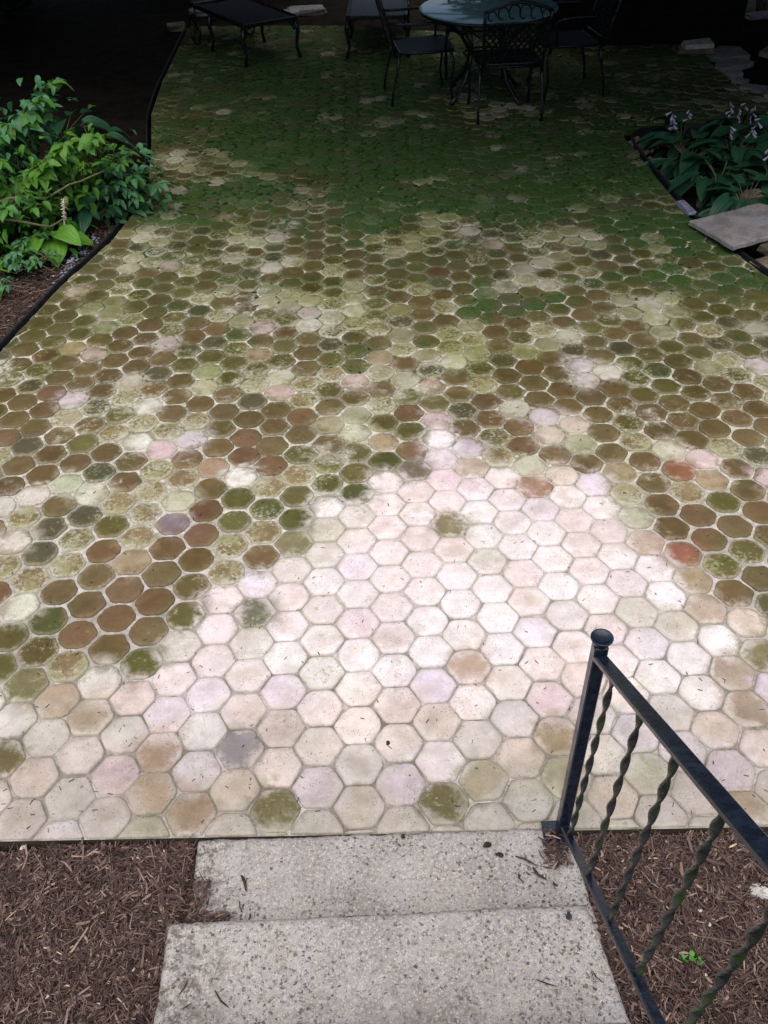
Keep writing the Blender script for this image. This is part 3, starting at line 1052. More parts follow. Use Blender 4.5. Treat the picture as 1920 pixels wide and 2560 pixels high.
# ------------------------------------------------------------------ bark mulch
CHIPC = [lin(c) for c in ((80, 64, 59), (95, 77, 71), (110, 92, 84), (66, 52, 48), (52, 41, 39), (130, 110, 101), (88, 69, 62), (148, 127, 113), (72, 60, 57))]
def chips(name, region, n, zf, seed, big=1.0, parent=None):
    """thousands of shredded bark splinters as one heap"""
    r = np.random.default_rng(seed)
    x0, x1, y0, y1 = region
    P = np.stack([r.uniform(x0, x1, n), r.uniform(y0, y1, n)], 1)
    ln = np.exp(r.normal(math.log(0.021), 0.60, n)) * big
    wd = np.minimum(np.exp(r.normal(math.log(0.0032), 0.50, n)) * big, ln * 0.45)
    th = wd * r.uniform(0.25, 0.6, n)
    az = r.uniform(0, 2 * np.pi, n)
    el = r.normal(0, 0.24, n)
    d = np.stack([np.cos(az) * np.cos(el), np.sin(az) * np.cos(el), np.sin(el)], 1)
    sd = np.stack([-np.sin(az), np.cos(az), r.normal(0, 0.35, n)], 1)
    sd /= np.linalg.norm(sd, axis=1, keepdims=True)
    up = np.cross(d, sd)
    z = np.array([zf(a, b) for a, b in P]) + r.uniform(0.000, 0.020, n)
    C = np.c_[P, z]
    bend = r.normal(0, 0.10, n)
    V = np.empty((n, 12, 3))
    for i, s in enumerate((-1, 0, 1)):
        wk = wd * (0.55 if s else 1.0) * r.uniform(0.7, 1.2, n)
        mid = C + d * (ln * 0.5 * s)[:, None] + sd * (bend * ln * abs(s))[:, None]
        V[:, i * 4 + 0] = mid - sd * (wk * 0.5)[:, None] - up * (th * .5)[:, None]
        V[:, i * 4 + 1] = mid + sd * (wk * 0.5)[:, None] - up * (th * .5)[:, None]
        V[:, i * 4 + 2] = mid + sd * (wk * 0.5)[:, None] + up * (th * .5)[:, None]
        V[:, i * 4 + 3] = mid - sd * (wk * 0.5)[:, None] + up * (th * .5)[:, None]
    q = []
    for s in (0, 4):
        q += [(s + 3, s + 2, s + 6, s + 7), (s + 1, s + 5, s + 6, s + 2), (s + 0, s + 3, s + 7, s + 4)]
    q = np.array(q)
    Fq = (q[None] + (np.arange(n) * 12)[:, None, None]).reshape(-1, 4)
    me = np_mesh(name, V.reshape(-1, 3), Fq)
    pal = np.array(CHIPC)
    col = pal[r.choice(len(pal), n, p=[.16, .17, .12, .15, .10, .06, .14, .03, .07])] * r.uniform(0.80, 1.40, (n, 1))
    pl = r.random(n) < 0.004
    col[pl] = np.array(lin((205, 180, 150)))
    set_attr(me, 'tint', 'FLOAT_COLOR', np.repeat(np.c_[col, np.ones(n)], 12, axis=0))
    o = obj(name, me, M['chip'], parent)
    o['kind'] = 'stuff'
    return o
def mulch_z(x, y):
    z = ground_z(x, y) + 0.018 + 0.022 * sm(1.0, 1.3, y) + 0.034 * (vnoise(x * 5, y * 5, 41) - 0.5) + 0.016 * (vnoise(x * 14, y * 14, 42) - 0.5)
    return z
def mulch_bed(region, lab):
    x0, x1, y0, y1 = region
    nx, ny = int((x1 - x0) / 0.03), int((y1 - y0) / 0.03)
    V = np.array([(x0 + (x1 - x0) * i / nx, y0 + (y1 - y0) * j / ny,
                   mulch_z(x0 + (x1 - x0) * i / nx, y0 + (y1 - y0) * j / ny) + 0.004) for j in range(ny + 1) for i in range(nx + 1)])
    Fq = np.array([(j * (nx + 1) + i, j * (nx + 1) + i + 1, (j + 1) * (nx + 1) + i + 1, (j + 1) * (nx + 1) + i) for j in range(ny) for i in range(nx)])
    o = obj('mulch_bed', np_mesh('mulch_bed', V, Fq, True), M['mulchbed'])
    o['kind'] = 'structure'
    o['label'] = lab
mulch_bed((-2.4, -0.575, 0.1, 1.335), 'dark brown bark mulch to the left of the steps')
mulch_bed((0.515, 2.4, 0.1, 1.335), 'dark brown bark mulch behind the railing')
m1 = chips('bark_mulch', (-1.55, -0.60, 0.35, 1.335), 36000, mulch_z, 1)
m1['label'] = 'loose shredded bark mulch left of the steps'
m2 = chips('bark_mulch', (0.525, 1.5, 0.35, 1.315), 36000, mulch_z, 2)
m2['label'] = 'loose shredded bark mulch behind the railing'
# spill of mulch over the corner of the lowest step
def spill_z(x, y):
    return 0.024
for nm, reg, n in (('mulch_spill', (-0.585, -0.47, 1.02, 1.10), 420), ('mulch_spill', (-0.585, -0.53, 1.02, 1.20), 260), ('mulch_spill', (0.43, 0.50, 1.20, 1.31), 170),
                   ('mulch_spill', (0.34, 0.47, 1.14, 1.24), 14), ('mulch_spill', (-0.5, -0.40, 1.04, 1.12), 14)):
    o = chips(nm, reg, n, spill_z, 5 + n, 0.9)
    o['label'] = 'crumbs of bark mulch spilled on the lowest step'
# single splinters lying on the steps
def stick(p, q, r, lab, name='bark_splinter', mat=None, grp='loose bark splinters on the steps'):
    mid = ((p[0] + q[0]) / 2 + random.uniform(-.006, .006), (p[1] + q[1]) / 2 + random.uniform(-.006, .006), max(p[2], q[2]) + 0.002)
    b = MB()
    r *= 0.62
    pts = [p, tuple((p[i] + mid[i]) / 2 for i in range(3)), mid, tuple((q[i] + mid[i]) / 2 for i in range(3)), q]
    o3 = Vector(p)
    b.tube([Vector(t_) - o3 for t_ in pts], [r * 0.6, r, r * 1.1, r * 0.9, r * 0.4], 6)
    o = b.build(name, mat or M['debris'], None, True)
    o.location = o3
    return tag(o, lab, 'twig', grp)
def on(a, b, z):
    x, y = at(a, b, z)
    return (x, y, z + 0.004)
stick(on(538, 2478, .174), on(572, 2520, .174), .0035, 'thickest dark splinter lying slantwise on the left of the upper step')
stick(on(448, 2488, .174), on(472, 2448, .174), .0028, 'thin upright splinter at the far left of the upper step')
stick(on(455, 2525, .174), on(480, 2508, .174), .0022, 'short splinter below the thin upright one on the upper step')
stick(on(1340, 2450, .174), on(1392, 2468, .174), .0026, 'crooked thin twig on the right of the upper step')
stick(on(1482, 2430, .174), on(1506, 2456, .174), .0024, 'small reddish splinter at the right edge of the upper step')
stick(on(1332, 2170, .024), on(1366, 2200, .024), .0060, 'thick curled bark strip near the post on the lowest step')
stick(on(1288, 2142, .024), on(1340, 2165, .024), .0045, 'pale flat bark strip near the post on the lowest step')
stick(on(1296, 2182, .024), on(1306, 2206, .024), .0032, 'short stubby splinter left of the curled bark strip')
stick(on(604, 2190, .024), on(616, 2230, .024), .0065, 'dark chunky bark piece on the left half of the lowest step')
def clod(name, lab, x, y, z, r, mat, cat, seed, sq=0.6, grp=None):
    rr = random.Random(seed)
    b = MB()
    nu, nv = 12, 7
    vs, fs = [], []
    ph = [rr.uniform(0, 6.28) for _ in range(6)]
    for j in range(nv + 1):
        v = math.pi * j / nv
        for i in range(nu):
            u = 2 * math.pi * i / nu
            k = 1 + 0.18 * math.sin(2 * u + ph[0]) + 0.14 * math.sin(3 * u + ph[1] + v * 2) + 0.12 * math.sin(2 * v + ph[2]) + rr.uniform(-0.09, 0.09)
            vs.append((r * k * math.sin(v) * math.cos(u), r * k * math.sin(v) * math.sin(u) * 0.85, r * sq * (1 + k * math.cos(v))))
    for j in range(nv):
        for i in range(nu):
            i2 = (i + 1) % nu
            fs.append((j * nu + i, (j + 1) * nu + i, (j + 1) * nu + i2, j * nu + i2))
    b.add(vs, fs)
    o = b.build(name, mat, None, False)
    o.location = (x, y, z)
    o.rotation_euler = (0, 0, rr.uniform(0, 6))
    return tag(o, lab, cat, grp)
x, y = at(1218, 2114, .022)
clod('soil_clod', 'round dark clod on the lowest step left of the railing post', x, y, .021, .0115, M['debris'], 'clod', 3)
x, y = at(1250, 2138, .022)
clod('soil_clod', 'crumbly dark clod just below the round one on the lowest step', x, y, .021, .0105, M['debris'], 'clod', 4, 0.45)
x, y = at(1008, 2092, .022)
clod('soil_clod', 'small reddish crumb at the far edge of the lowest step', x, y, .021, .0065, M['debris'], 'clod', 6, 0.5)
x, y = at(1422, 2290, .172)
clod('dark_pebble', 'large slate-dark pebble set in the upper step near its right corner', x, y, .168, .011, M['edging'], 'pebble', 9, 0.22)
x, y = at(970, 1859, 0.002)
clod('seed_pod', 'single dark brown seed pod lying on a pinkish tile', x, y, .002, .0075, M['debris'], 'seed pod', 12, 0.55)
x, y = at(1905, 2225, .02)
clod('white_stone', 'rough white stone in the mulch at the right edge', x, y, mulch_z(x, y) - .005, .028, M['palerock'], 'stone', 14, 0.6)
WS = [(240, 2385 + 110), (122, 2500), (228, 2540), (250, 2500)]
for i, (a, b, r_, lab) in enumerate(((122, 2500, .0062, 'pale wood chip in the mulch near the lower left corner, left of two'), (246, 2520, .0075, 'pale wood chip in the mulch, right of two near the lower left corner'),
                              (62, 2126, .009, 'flat tan chip at the top of the left mulch below the tile edge'), (1545, 2125, .006, 'white flake in the mulch beside the second baluster'),
                              (1748, 2283, .006, 'white flake in the mulch between the fourth and fifth balusters'), (1771, 2318, .005, 'small round pale pebble in the mulch above the green sprout'),
                              (1762, 2445, .005, 'white flake in the mulch below the green sprout'))):
    x, y = at(a, b, 0.0)
    for _ in range(3):
        x, y = at(a, b, mulch_z(x, y))
    clod('pale_chip', lab, x, y, mulch_z(x, y) + .014, r_, M['palerock'] if i not in (0, 1, 2) else M['dry'], 'chip', 60 + i, 0.35)

# needles and crumbs strewn over the near tiles
def litter():
    r = np.random.default_rng(77)
    n = 620
    P = np.stack([r.uniform(-1.5, 1.7, n), 1.36 + 3.4 * r.random(n) ** 1.5], 1)
    ln = r.uniform(0.004, 0.018, n)
    az = r.uniform(0, 6.28, n)
    d = np.stack([np.cos(az), np.sin(az), r.normal(0, .05, n)], 1)
    s = np.stack([-np.sin(az), np.cos(az), np.zeros(n)], 1)
    w = r.uniform(0.0007, 0.0015, n)
    C = np.c_[P, np.full(n, 0.0062)]
    up = np.array([0, 0, 1.0])
    bend = r.normal(0, .12, n)
    V = np.empty((n, 6, 3))
    for i, q in enumerate((-1, 1)):
        mid = C + d * (ln * .5 * q)[:, None] + s * (bend * ln)[:, None] * abs(q)
        V[:, i * 3] = mid - s * w[:, None]
        V[:, i * 3 + 1] = mid + s * w[:, None]
        V[:, i * 3 + 2] = mid + up * (w * 1.3)[:, None]
    q = np.array([(0, 2, 5, 3), (2, 1, 4, 5), (1, 0, 3, 4)])
    Fq = (q[None] + (np.arange(n) * 6)[:, None, None]).reshape(-1, 4)
    o = obj('needle_litter', np_mesh('needle_litter', V.reshape(-1, 3), Fq), M['debris'])
    o['kind'] = 'stuff'
    o['label'] = 'dark needles and crumbs strewn over the near tiles'
litter()

# ------------------------------------------------------------------ edging strips
def strip(name, pts, lab, w=0.017, z0=-0.09, z1=0.008, mat='edging'):
    """upright strip with a rounded top lip following the paving"""
    b = MB()
    o3 = Vector((*pts[0], 0))
    P = []
    for i in range(len(pts) - 1):
        a, c = Vector(pts[i]), Vector(pts[i + 1])
        n = max(2, int((c - a).length / 0.12))
        P += [a + (c - a) * j / n for j in range(n)]
    P.append(Vector(pts[-1]))
    # soften corners
    for _ in range(3):
        P = [P[0]] + [(P[i - 1] + P[i] * 2 + P[i + 1]) / 4 for i in range(1, len(P) - 1)] + [P[-1]]
    prof = [(-w / 2, z0), (-w / 2, z1 - 0.008), (-w / 3, z1), (w / 3, z1), (w / 2, z1 - 0.008), (w / 2, z0)]
    m = len(prof)
    vs, fs = [], []
    for i, p in enumerate(P):
        d = (P[min(i + 1, len(P) - 1)] - P[max(i - 1, 0)]).normalized()
        nr = Vector((-d.y, d.x))
        wob = 0.006 * (vnoise(i * 0.35, 1.5, 8) - 0.5)
        for (u, z) in prof:
            q = p + nr * (u + wob)
            vs.append(Vector((q.x, q.y, z + 0.008 * (vnoise(i * 0.3, 7, 9) - 0.5) * (z > 0))) - o3)
    for i in range(len(P) - 1):
        for k in range(m - 1):
            fs.append((i * m + k, (i + 1) * m + k, (i + 1) * m + k + 1, i * m + k + 1))
    b.add(vs, fs)
    o = b.build(name, M[mat], None, True)
    o.location = o3
    return tag(o, lab, 'edging')
Lft = [(-2.42, 2.6), (-2.125, 4.25), (-1.99, 5.0), (-1.81, 5.66), (-1.75, 6.13), (-1.73, 6.58), (-1.87, 7.52), (-2.03, 8.40), (-2.10, 9.44), (-2.155, 11.09), (-2.17, 11.7)]
strip('garden_edging', Lft, 'black plastic edging strip along the left side of the patio')
strip('garden_edging', [(3.56, 7.625), (2.8, 7.60), (2.36, 7.59), (2.18, 7.52), (2.11, 7.36), (2.145, 6.44), (2.186, 5.66), (2.31, 5.15), (2.37, 4.92), (2.66, 4.0)], 'black edging strip round the flower bed on the right', 0.016)

# ------------------------------------------------------------------ left bed ground cover
LB = (-3.6, -1.80, 3.6, 6.4)
def leftbed_z(x, y):
    return -0.06 + 0.05 * (vnoise(x * 3, y * 3, 91) - 0.5) + 0.02 * (vnoise(x * 9, y * 9, 92) - 0.5)
def left_edge_x(y):
    for i in range(len(Lft) - 1):
        (xa, ya), (xb, yb) = Lft[i], Lft[i + 1]
        if ya <= y <= yb:
            return xa + (xb - xa) * (y - ya) / (yb - ya)
    return Lft[-1][0]
def left_mulch():
    nx, ny = 60, 70
    y0, y1 = 3.2, 6.6
    V = []
    for j in range(ny + 1):
        y = y0 + (y1 - y0) * j / ny
        xe = left_edge_x(y)
        for i in range(nx + 1):
            x = xe - 0.014 - 2.2 * i / nx
            V.append((x, y, leftbed_z(x, y)))
    Fq = np.array([(j * (nx + 1) + i, (j + 1) * (nx + 1) + i, (j + 1) * (nx + 1) + i + 1, j * (nx + 1) + i + 1) for j in range(ny) for i in range(nx)])
    o = obj('mulch_bed', np_mesh('mulch_bed', np.array(V), Fq, True), M['mulchbed'])
    o['kind'] = 'structure'
    o['label'] = 'purplish brown mulch between the left edging and the leafy plants'
    c = chips('bark_mulch', (-3.1, -1.70, 3.8, 6.3), 14000, leftbed_z, 9, 1.25)
    me = c.data
    n = len(me.vertices)
    co = np.empty(n * 3, dtype=np.float32)
    me.vertices.foreach_get('co', co)
    co = co.reshape(-1, 12, 3)
    cut = np.array([left_edge_x(min(6.5, max(3.3, q[:, 1].mean()))) - 0.03 < q[:, 0].max() for q in co])
    co[cut] = co[cut][:, :1, :] * np.array([1, 1, 0]) + np.array([-1.2, 0, -0.2])
    me.vertices.foreach_set('co', np.ascontiguousarray(co).ravel())
    me.update()
    c['label'] = 'loose bark mulch along the left edging'
left_mulch()
# a scatter of white gravel by the strip
def gravel(name, lab, spots, mat, seed, rad=(0.006, 0.014)):
    rr = random.Random(seed)
    b = MB()
    for (cx, cy, sx, sy, n, z) in spots:
        for _ in range(n):
            x, y = cx + rr.gauss(0, sx), cy + rr.gauss(0, sy)
            r = rr.uniform(*rad)
            vs = [(x + r * rr.uniform(.7, 1.2) * math.cos(a), y + r * rr.uniform(.7, 1.2) * math.sin(a), z + r * .3) for a in np.linspace(0, 2 * math.pi, 6)[:5]]
            vs.append((x, y, z + r * rr.uniform(.6, 1)))
            vs.append((x, y, z - r))
            fs = [(i, (i + 1) % 5, 5) for i in range(5)] + [((i + 1) % 5, i, 6) for i in range(5)]
            b.add(vs, fs)
    o = b.build(name, M[mat])
    o['kind'] = 'stuff'
    o['label'] = lab
gx, gy = at(190, 660)
gravel('gravel', 'pale gravel beside the left edging', [(gx - .05, gy, .035, .10, 70, -0.03), (at(235, 600)[0] - .06, at(235, 600)[1], .04, .08, 50, -0.03)], 'cordblue', 4)
gx, gy = at(1590, 350)
gravel('gravel', 'pale pebbles in the tip of the flower bed', [(gx + .10, gy, .07, .10, 80, -0.03), (gx + .02, gy - .1, .04, .1, 40, -0.03)], 'rock', 5, (0.012, 0.03))

# ------------------------------------------------------------------ plants
def leaf_mesh(name, ln, wd, droop, fold, mat, nu=8, nv=4, heart=0.0, ribs=0, wave=0.0):
    """one leaf along +Y from its base, arching down; carries its own ribs"""
    V, Fq, rib = [], [], []
    for i in range(nu + 1):
        s = i / nu
        w = wd * (math.sin(math.pi * min(1, (s * 0.93 + 0.07)) ** 0.75)) ** 0.85
        if s > 0.999:
            w = 0.0005
        ang = droop * s
        yc = ln * (math.sin(ang) / ang * s if abs(ang) > 1e-3 else s) if False else ln * s * math.cos(ang * 0.5)
        zc = -ln * s * math.sin(ang * 0.5)
        for j in range(-nv, nv + 1):
            tt = j / nv
            x = w * 0.5 * tt
            z = zc + abs(tt) * w * fold + wave * math.sin(s * 11 + tt * 2) * abs(tt)
            y = yc - heart * ln * abs(tt) ** 1.5 * (1 - s) ** 3
            r = 0.0
            if ribs:
                r = 0.5 + 0.5 * math.cos(abs(tt) * math.pi * ribs)
                z += 0.006 * wd / 0.12 * r * (1 - s) * 0.8
            r = max(r, 1.0 if j == 0 else 0.0)
            V.append((x, y, z))
            rib.append(r)
    m = 2 * nv + 1
    for i in range(nu):
        for j in range(m - 1):
            Fq.append((i * m + j, i * m + j + 1, (i + 1) * m + j + 1, (i + 1) * m + j))
    me = np_mesh(name, np.array(V), np.array(Fq), True)
    set_attr(me, 'rib', 'FLOAT', np.array(rib))
    me.materials.append(M[mat])
    return me
def place_leaf(name, me, parent, p, az, pitch, roll=0.0, sc=1.0):
    """az: heading of the leaf, pitch: up from level"""
    o = bpy.data.objects.new(name, me)
    COL.objects.link(o)
    o.parent = parent
    o.matrix_basis = (Matrix.Translation(p) @ Matrix.Rotation(az - math.pi / 2, 4, 'Z') @ Matrix.Rotation(pitch, 4, 'X')
                      @ Matrix.Rotation(roll, 4, 'Y') @ Matrix.Scale(sc, 4))
    return o
HL = {k: [leaf_mesh('leaf', l, w, d, f, k, 9, 5, 0.10, r, wv) for l, w, d, f, r, wv in spec] for k, spec in (
    ('hosta', [(0.24, 0.175, 0.9, 0.10, 5, 0.004), (0.20, 0.155, 1.2, 0.06, 5, 0.006), (0.17, 0.12, 0.7, 0.14, 4, 0.003)]),
    ('hostadark', [(0.26, 0.115, 0.9, 0.16, 4, 0.004), (0.22, 0.095, 1.2, 0.12, 4, 0.005), (0.19, 0.10, 0.8, 0.2, 4, 0.003)]))}
def hosta(x, y, z, n, spread, kind, lab, seed, flowers=0, up=(0.1, 0.9), sc=1.0, grp=None, fh=(0.35, 0.6), lean=None, fl=None):
    rr = random.Random(seed)
    root = empty('hosta', (x, y, z))
    tag(root, lab, 'hosta', grp)
    stems = MB()
    for i in range(n):
        az = 2 * math.pi * (i * 0.382 + rr.uniform(-0.06, 0.06))
        if lean is not None and rr.random() < 0.55:
            az = lean + rr.uniform(-1.0, 1.0)
        el = rr.uniform(*up)
        L_ = spread * rr.uniform(0.55, 1.0)
        tip = Vector((math.cos(az) * L_ * math.cos(el), math.sin(az) * L_ * math.cos(el), 0.05 + L_ * math.sin(el)))
        stems.tube([(0, 0, -0.02), (tip.x * 0.35, tip.y * 0.35, tip.z * 0.62), tip], [0.005, 0.004, 0.003], 5)
        place_leaf('leaf', rr.choice(HL[kind]), root, tip, az + rr.uniform(-.3, .3), el * 0.35 - rr.uniform(0.0, 0.5), rr.uniform(-.35, .35), sc * rr.uniform(0.75, 1.1))
    stems.build('stems', M['twig'], root, True)
    for f_ in range(flowers):
        az = rr.uniform(0, 6.28) if lean is None else lean + rr.uniform(-1.2, 1.2)
        h = rr.uniform(*fh)
        q = Vector((math.cos(az) * h * 0.38, math.sin(az) * h * 0.38, h))
        b = MB()
        b.tube([(0, 0, 0), (q.x * .3, q.y * .3, q.z * .5), q], [0.003, 0.0026, 0.0018], 5)
        stk = b.build('flower_stalk', M['twig'], root, True)
        for j in range(rr.randint(3, 6)):
            s = 1 - j * 0.07
            p = Vector((q.x * (.3 + .7 * s) if s < .9 else q.x * s, q.y * s, q.z * s))
            d = Vector((rr.uniform(-1, 1), rr.uniform(-1, 1), -0.55)).normalized()
            g = MB()
            k = rr.uniform(0.7, 1.15)
            g.tube([p, p + d * 0.014 * k, p + d * 0.034 * k, p + d * 0.044 * k], [0.002, 0.0045 * k, 0.0085 * k, 0.011 * k], 6, True)
            g.build('flower', M['petal'], stk, True)
    return root
SMALL = {k: [leaf_mesh('leaf', l, w, d, f, k, 5, 2, 0.0, 0, wv) for l, w, d, f, wv in spec] for k, spec in (
    ('weed', [(0.075, 0.038, 0.7, 0.16, 0.002), (0.06, 0.034, 0.4, 0.2, 0.002), (0.085, 0.045, 0.9, 0.1, 0.003)]),
    ('weedblue', [(0.075, 0.036, 0.8, 0.12, 0.002), (0.062, 0.030, 0.5, 0.2, 0.002)]))}
def shrub(name, base, stems_, kind, lab, seed, pairs=7, mixk=None, sc=1.0, cap=290):
    """stems: list of end points; opposite leaflets and short side sprays along each"""
    rr = random.Random(seed)
    root = empty(name, base)
    tag(root, lab, 'shrub')
    o3 = Vector(base)
    left = [cap]
    for e in stems_:
        a = Vector((rr.uniform(-.05, .05), rr.uniform(-.05, .05), 0))
        e = Vector(e) - o3
        mid = a.lerp(e, 0.5) + Vector((rr.uniform(-.05, .05), rr.uniform(-.05, .05), 0.18 * e.length))
        pts = [a * (1 - s) ** 2 + mid * 2 * s * (1 - s) + e * s * s for s in np.linspace(0, 1, 10)]
        b = MB()
        b.tube(pts, [0.007 - 0.0055 * i / 9 for i in range(10)], 6)
        b.build('stem', M['twig'], root, True)
        def pt(s):
            i = min(8, int(s * 9))
            return pts[i].lerp(pts[i + 1], s * 9 - i)
        for k in range(pairs):
            s = 0.32 + 0.68 * (k + rr.uniform(0, .6)) / pairs
            s = min(s, 1.0)
            p = pt(s)
            d = (pt(min(1, s + .05)) - pt(max(0, s - .05))).normalized()
            az = math.atan2(d.y, d.x)
            # a side spray
            for sd in (-1, 1):
                a2 = az + sd * rr.uniform(0.7, 1.5)
                sl = rr.uniform(0.07, 0.17) * (1.15 - 0.4 * s) * sc
                dv = Vector((math.cos(a2), math.sin(a2), rr.uniform(-.25, .55))).normalized()
                tip = p + dv * sl
                t_ = MB()
                t_.tube([p, p.lerp(tip, .5) + Vector((0, 0, .01)), tip], [0.0022, 0.0016, 0.001], 4)
                t_.build('twig', M['twig'], root)
                nl = rr.randint(2, 3)
                for q in range(nl):
                    pp = p.lerp(tip, (q + 1) / nl)
                    for s2 in (-1, 1):
                        if left[0] <= 0:
                            continue
                        left[0] -= 1
                        kk = mixk if (mixk and rr.random() < .4) else kind
                        place_leaf('leaf', rr.choice(SMALL[kk]), root, pp, a2 + s2 * rr.uniform(.5, 1.1), rr.uniform(-.55, .35), rr.uniform(-.5, .5), sc * rr.uniform(.7, 1.2))
                if left[0] > 0:
                    left[0] -= 1
                    place_leaf('leaf', rr.choice(SMALL[kind]), root, tip, a2, rr.uniform(-.5, .2), rr.uniform(-.4, .4), sc * rr.uniform(.8, 1.25))
    return root
def P3(a, b, Y):
    dx, dy, dz = ray(a * D_, b * D_)
    t_ = Y / dy
    return (dx * t_, Y, HC + dz * t_)
def lots(base, pts, *a, **k):
    """a full shrub: its largest leaves singly, the smaller inner ones as one mass"""
    root = shrub('leafy_shrub', base, pts, *a, **k)
    rr = random.Random(a[2] * 17)
    mats = {}
    cs = [Vector(p) - Vector(base) for p in pts]
    src = SMALL['weed' if a[0] == 'weed' else 'weedblue'][0]
    n0 = len(src.vertices)
    co = np.empty(n0 * 3, dtype=np.float32)
    src.vertices.foreach_get('co', co)
    co = co.reshape(-1, 3)
    fq = np.array([list(p.vertices) for p in src.polygons])
    V, Fq, m = [], [], 0
    for _ in range(330):
        c = rr.choice(cs)
        p = Vector((0, 0, .05)).lerp(c, rr.uniform(.35, 1.02)) + Vector((rr.gauss(0, .11), rr.gauss(0, .09), rr.gauss(-.02, .08)))
        p.z = max(p.z, .02)
        Mx = np.array((Matrix.Rotation(rr.uniform(0, 6.28), 3, 'Z') @ Matrix.Rotation(rr.uniform(-.9, .3), 3, 'X') @ Matrix.Rotation(rr.uniform(-.6, .6), 3, 'Y')))
        V.append((co * rr.uniform(.8, 1.4)) @ Mx.T + np.array(p))
        Fq.append(fq + m * n0)
        m += 1
    me = np_mesh('foliage', np.concatenate(V), np.concatenate(Fq), True)
    o = obj('foliage', me, M[a[0]], root)
    o['kind'] = 'stuff'
    return root
lots((-2.75, 6.25, -0.08), [P3(95, 185, 6.25), P3(60, 230, 6.15), P3(20, 270, 6.1), P3(30, 330, 5.95), P3(-40, 250, 6.2), P3(75, 290, 6.0), P3(80, 215, 6.2)], 'weedblue',
      'tallest leafy sprig at the upper left, blue-green at its tip', 1, 8, 'weed', 1.5)
lots((-2.65, 5.95, -0.08), [P3(150, 300, 6.0), P3(215, 300, 6.1), P3(120, 330, 5.9), P3(185, 360, 5.9), P3(60, 380, 5.8), P3(20, 420, 5.7), P3(120, 400, 5.8)], 'weed',
      'bright green leafy shrub in the middle of the left bed', 2, 9, None, 1.4)
lots((-2.35, 6.3, -0.08), [P3(270, 340, 6.3), P3(300, 385, 6.2), P3(335, 405, 6.2), P3(325, 440, 6.1), P3(250, 370, 6.3), P3(240, 410, 6.1), P3(290, 430, 6.1)], 'weedblue',
      'blue-green shrub leaning over the edging onto the tiles', 3, 8, 'weed', 1.4)
lots((-2.9, 5.6, -0.08), [P3(-20, 340, 5.7), P3(-60, 400, 5.6), P3(30, 440, 5.55), P3(90, 440, 5.6), P3(-30, 480, 5.4), P3(150, 440, 5.7)], 'weed',
      'yellow-green leafy shrub cut off by the left edge of the photo', 4, 8, 'weedblue', 1.35)
shrub('low_weed', (-2.42, 5.55, -0.08), [P3(70, 510, 5.45), P3(50, 545, 5.3), P3(100, 560, 5.25), P3(120, 590, 5.2), P3(150, 580, 5.25), P3(70, 590, 5.15)], 'weedblue',
      'low blue-green weed between the two yellow-green hostas', 5, 5, 'weed', 0.85, 200)
shrub('low_weed', (-2.75, 5.05, -0.08), [P3(20, 620, 5.0), P3(-20, 600, 5.0), P3(50, 630, 4.95)], 'weedblue', 'low weed at the left edge above the mulch', 6, 4, None, 0.75, 90)
def hl(a, b, Y):
    return P3(a, b, Y)
hx = P3(130, 540, 5.5)
hosta(-2.15, 5.60, -0.07, 9, 0.17, 'hosta', 'yellow-green hosta beside the edging with broad ribbed leaves', 21, 0, (0.3, 1.1), 1.05, None, lean=-1.6)
hosta(-2.52, 5.22, -0.07, 9, 0.17, 'hosta', 'yellow-green hosta at the left edge nearest the mulch', 22, 0, (0.2, 0.9), 1.05, None, lean=-1.9)
hosta(-1.98, 6.05, -0.07, 9, 0.20, 'hostadark', 'dark green hosta pressed against the edging under the shrubs', 23, 0, (0.3, 1.1), 1.1)
hosta(-2.25, 7.35, -0.08, 9, 0.30, 'hostadark', 'shaded hosta behind the shrubs beside the edging', 24, 0, (0.4, 1.1), 1.1)
hosta(-2.10, 6.75, -0.08, 9, 0.24, 'hosta', 'green hosta with rounded leaves behind the leaning shrub', 25, 0, (0.4, 1.1), 0.8)
hosta(-2.65, 7.9, -0.08, 10, 0.34, 'hostadark', 'dim hosta deep in the shade of the left bed', 26, 0, (0.4, 1.1), 1.2)
# bare bent branches in front of the shrubs
def branch(pts, r, lab, name='bare_branch', mat='twig'):
    o3 = Vector(pts[0])
    P = [Vector(p) - o3 for p in pts]
    fine = []
    for i in range(len(P) - 1):
        for s in (0, .33, .66):
            fine.append(P[i].lerp(P[i + 1], s) + Vector((0, 0, random.uniform(-.006, .006))))
    fine.append(P[-1])
    b = MB()
    m = len(fine)
    b.tube(fine, [r * (1 - .6 * i / m) for i in range(m)], 7)
    o = b.build(name, M[mat], None, True)
    o.location = o3
    return tag(o, lab, 'branch')
branch([P3(-30, 445, 5.55), P3(40, 425, 5.6), P3(95, 428, 5.65), P3(150, 400, 5.75), P3(225, 370, 5.9)], .012, 'long bare mossy branch slanting across the left shrubs')
branch([P3(-30, 470, 5.4), P3(50, 478, 5.45), P3(110, 490, 5.5), P3(140, 470, 5.5)], .010, 'lower bare branch under the slanting one in the left bed')
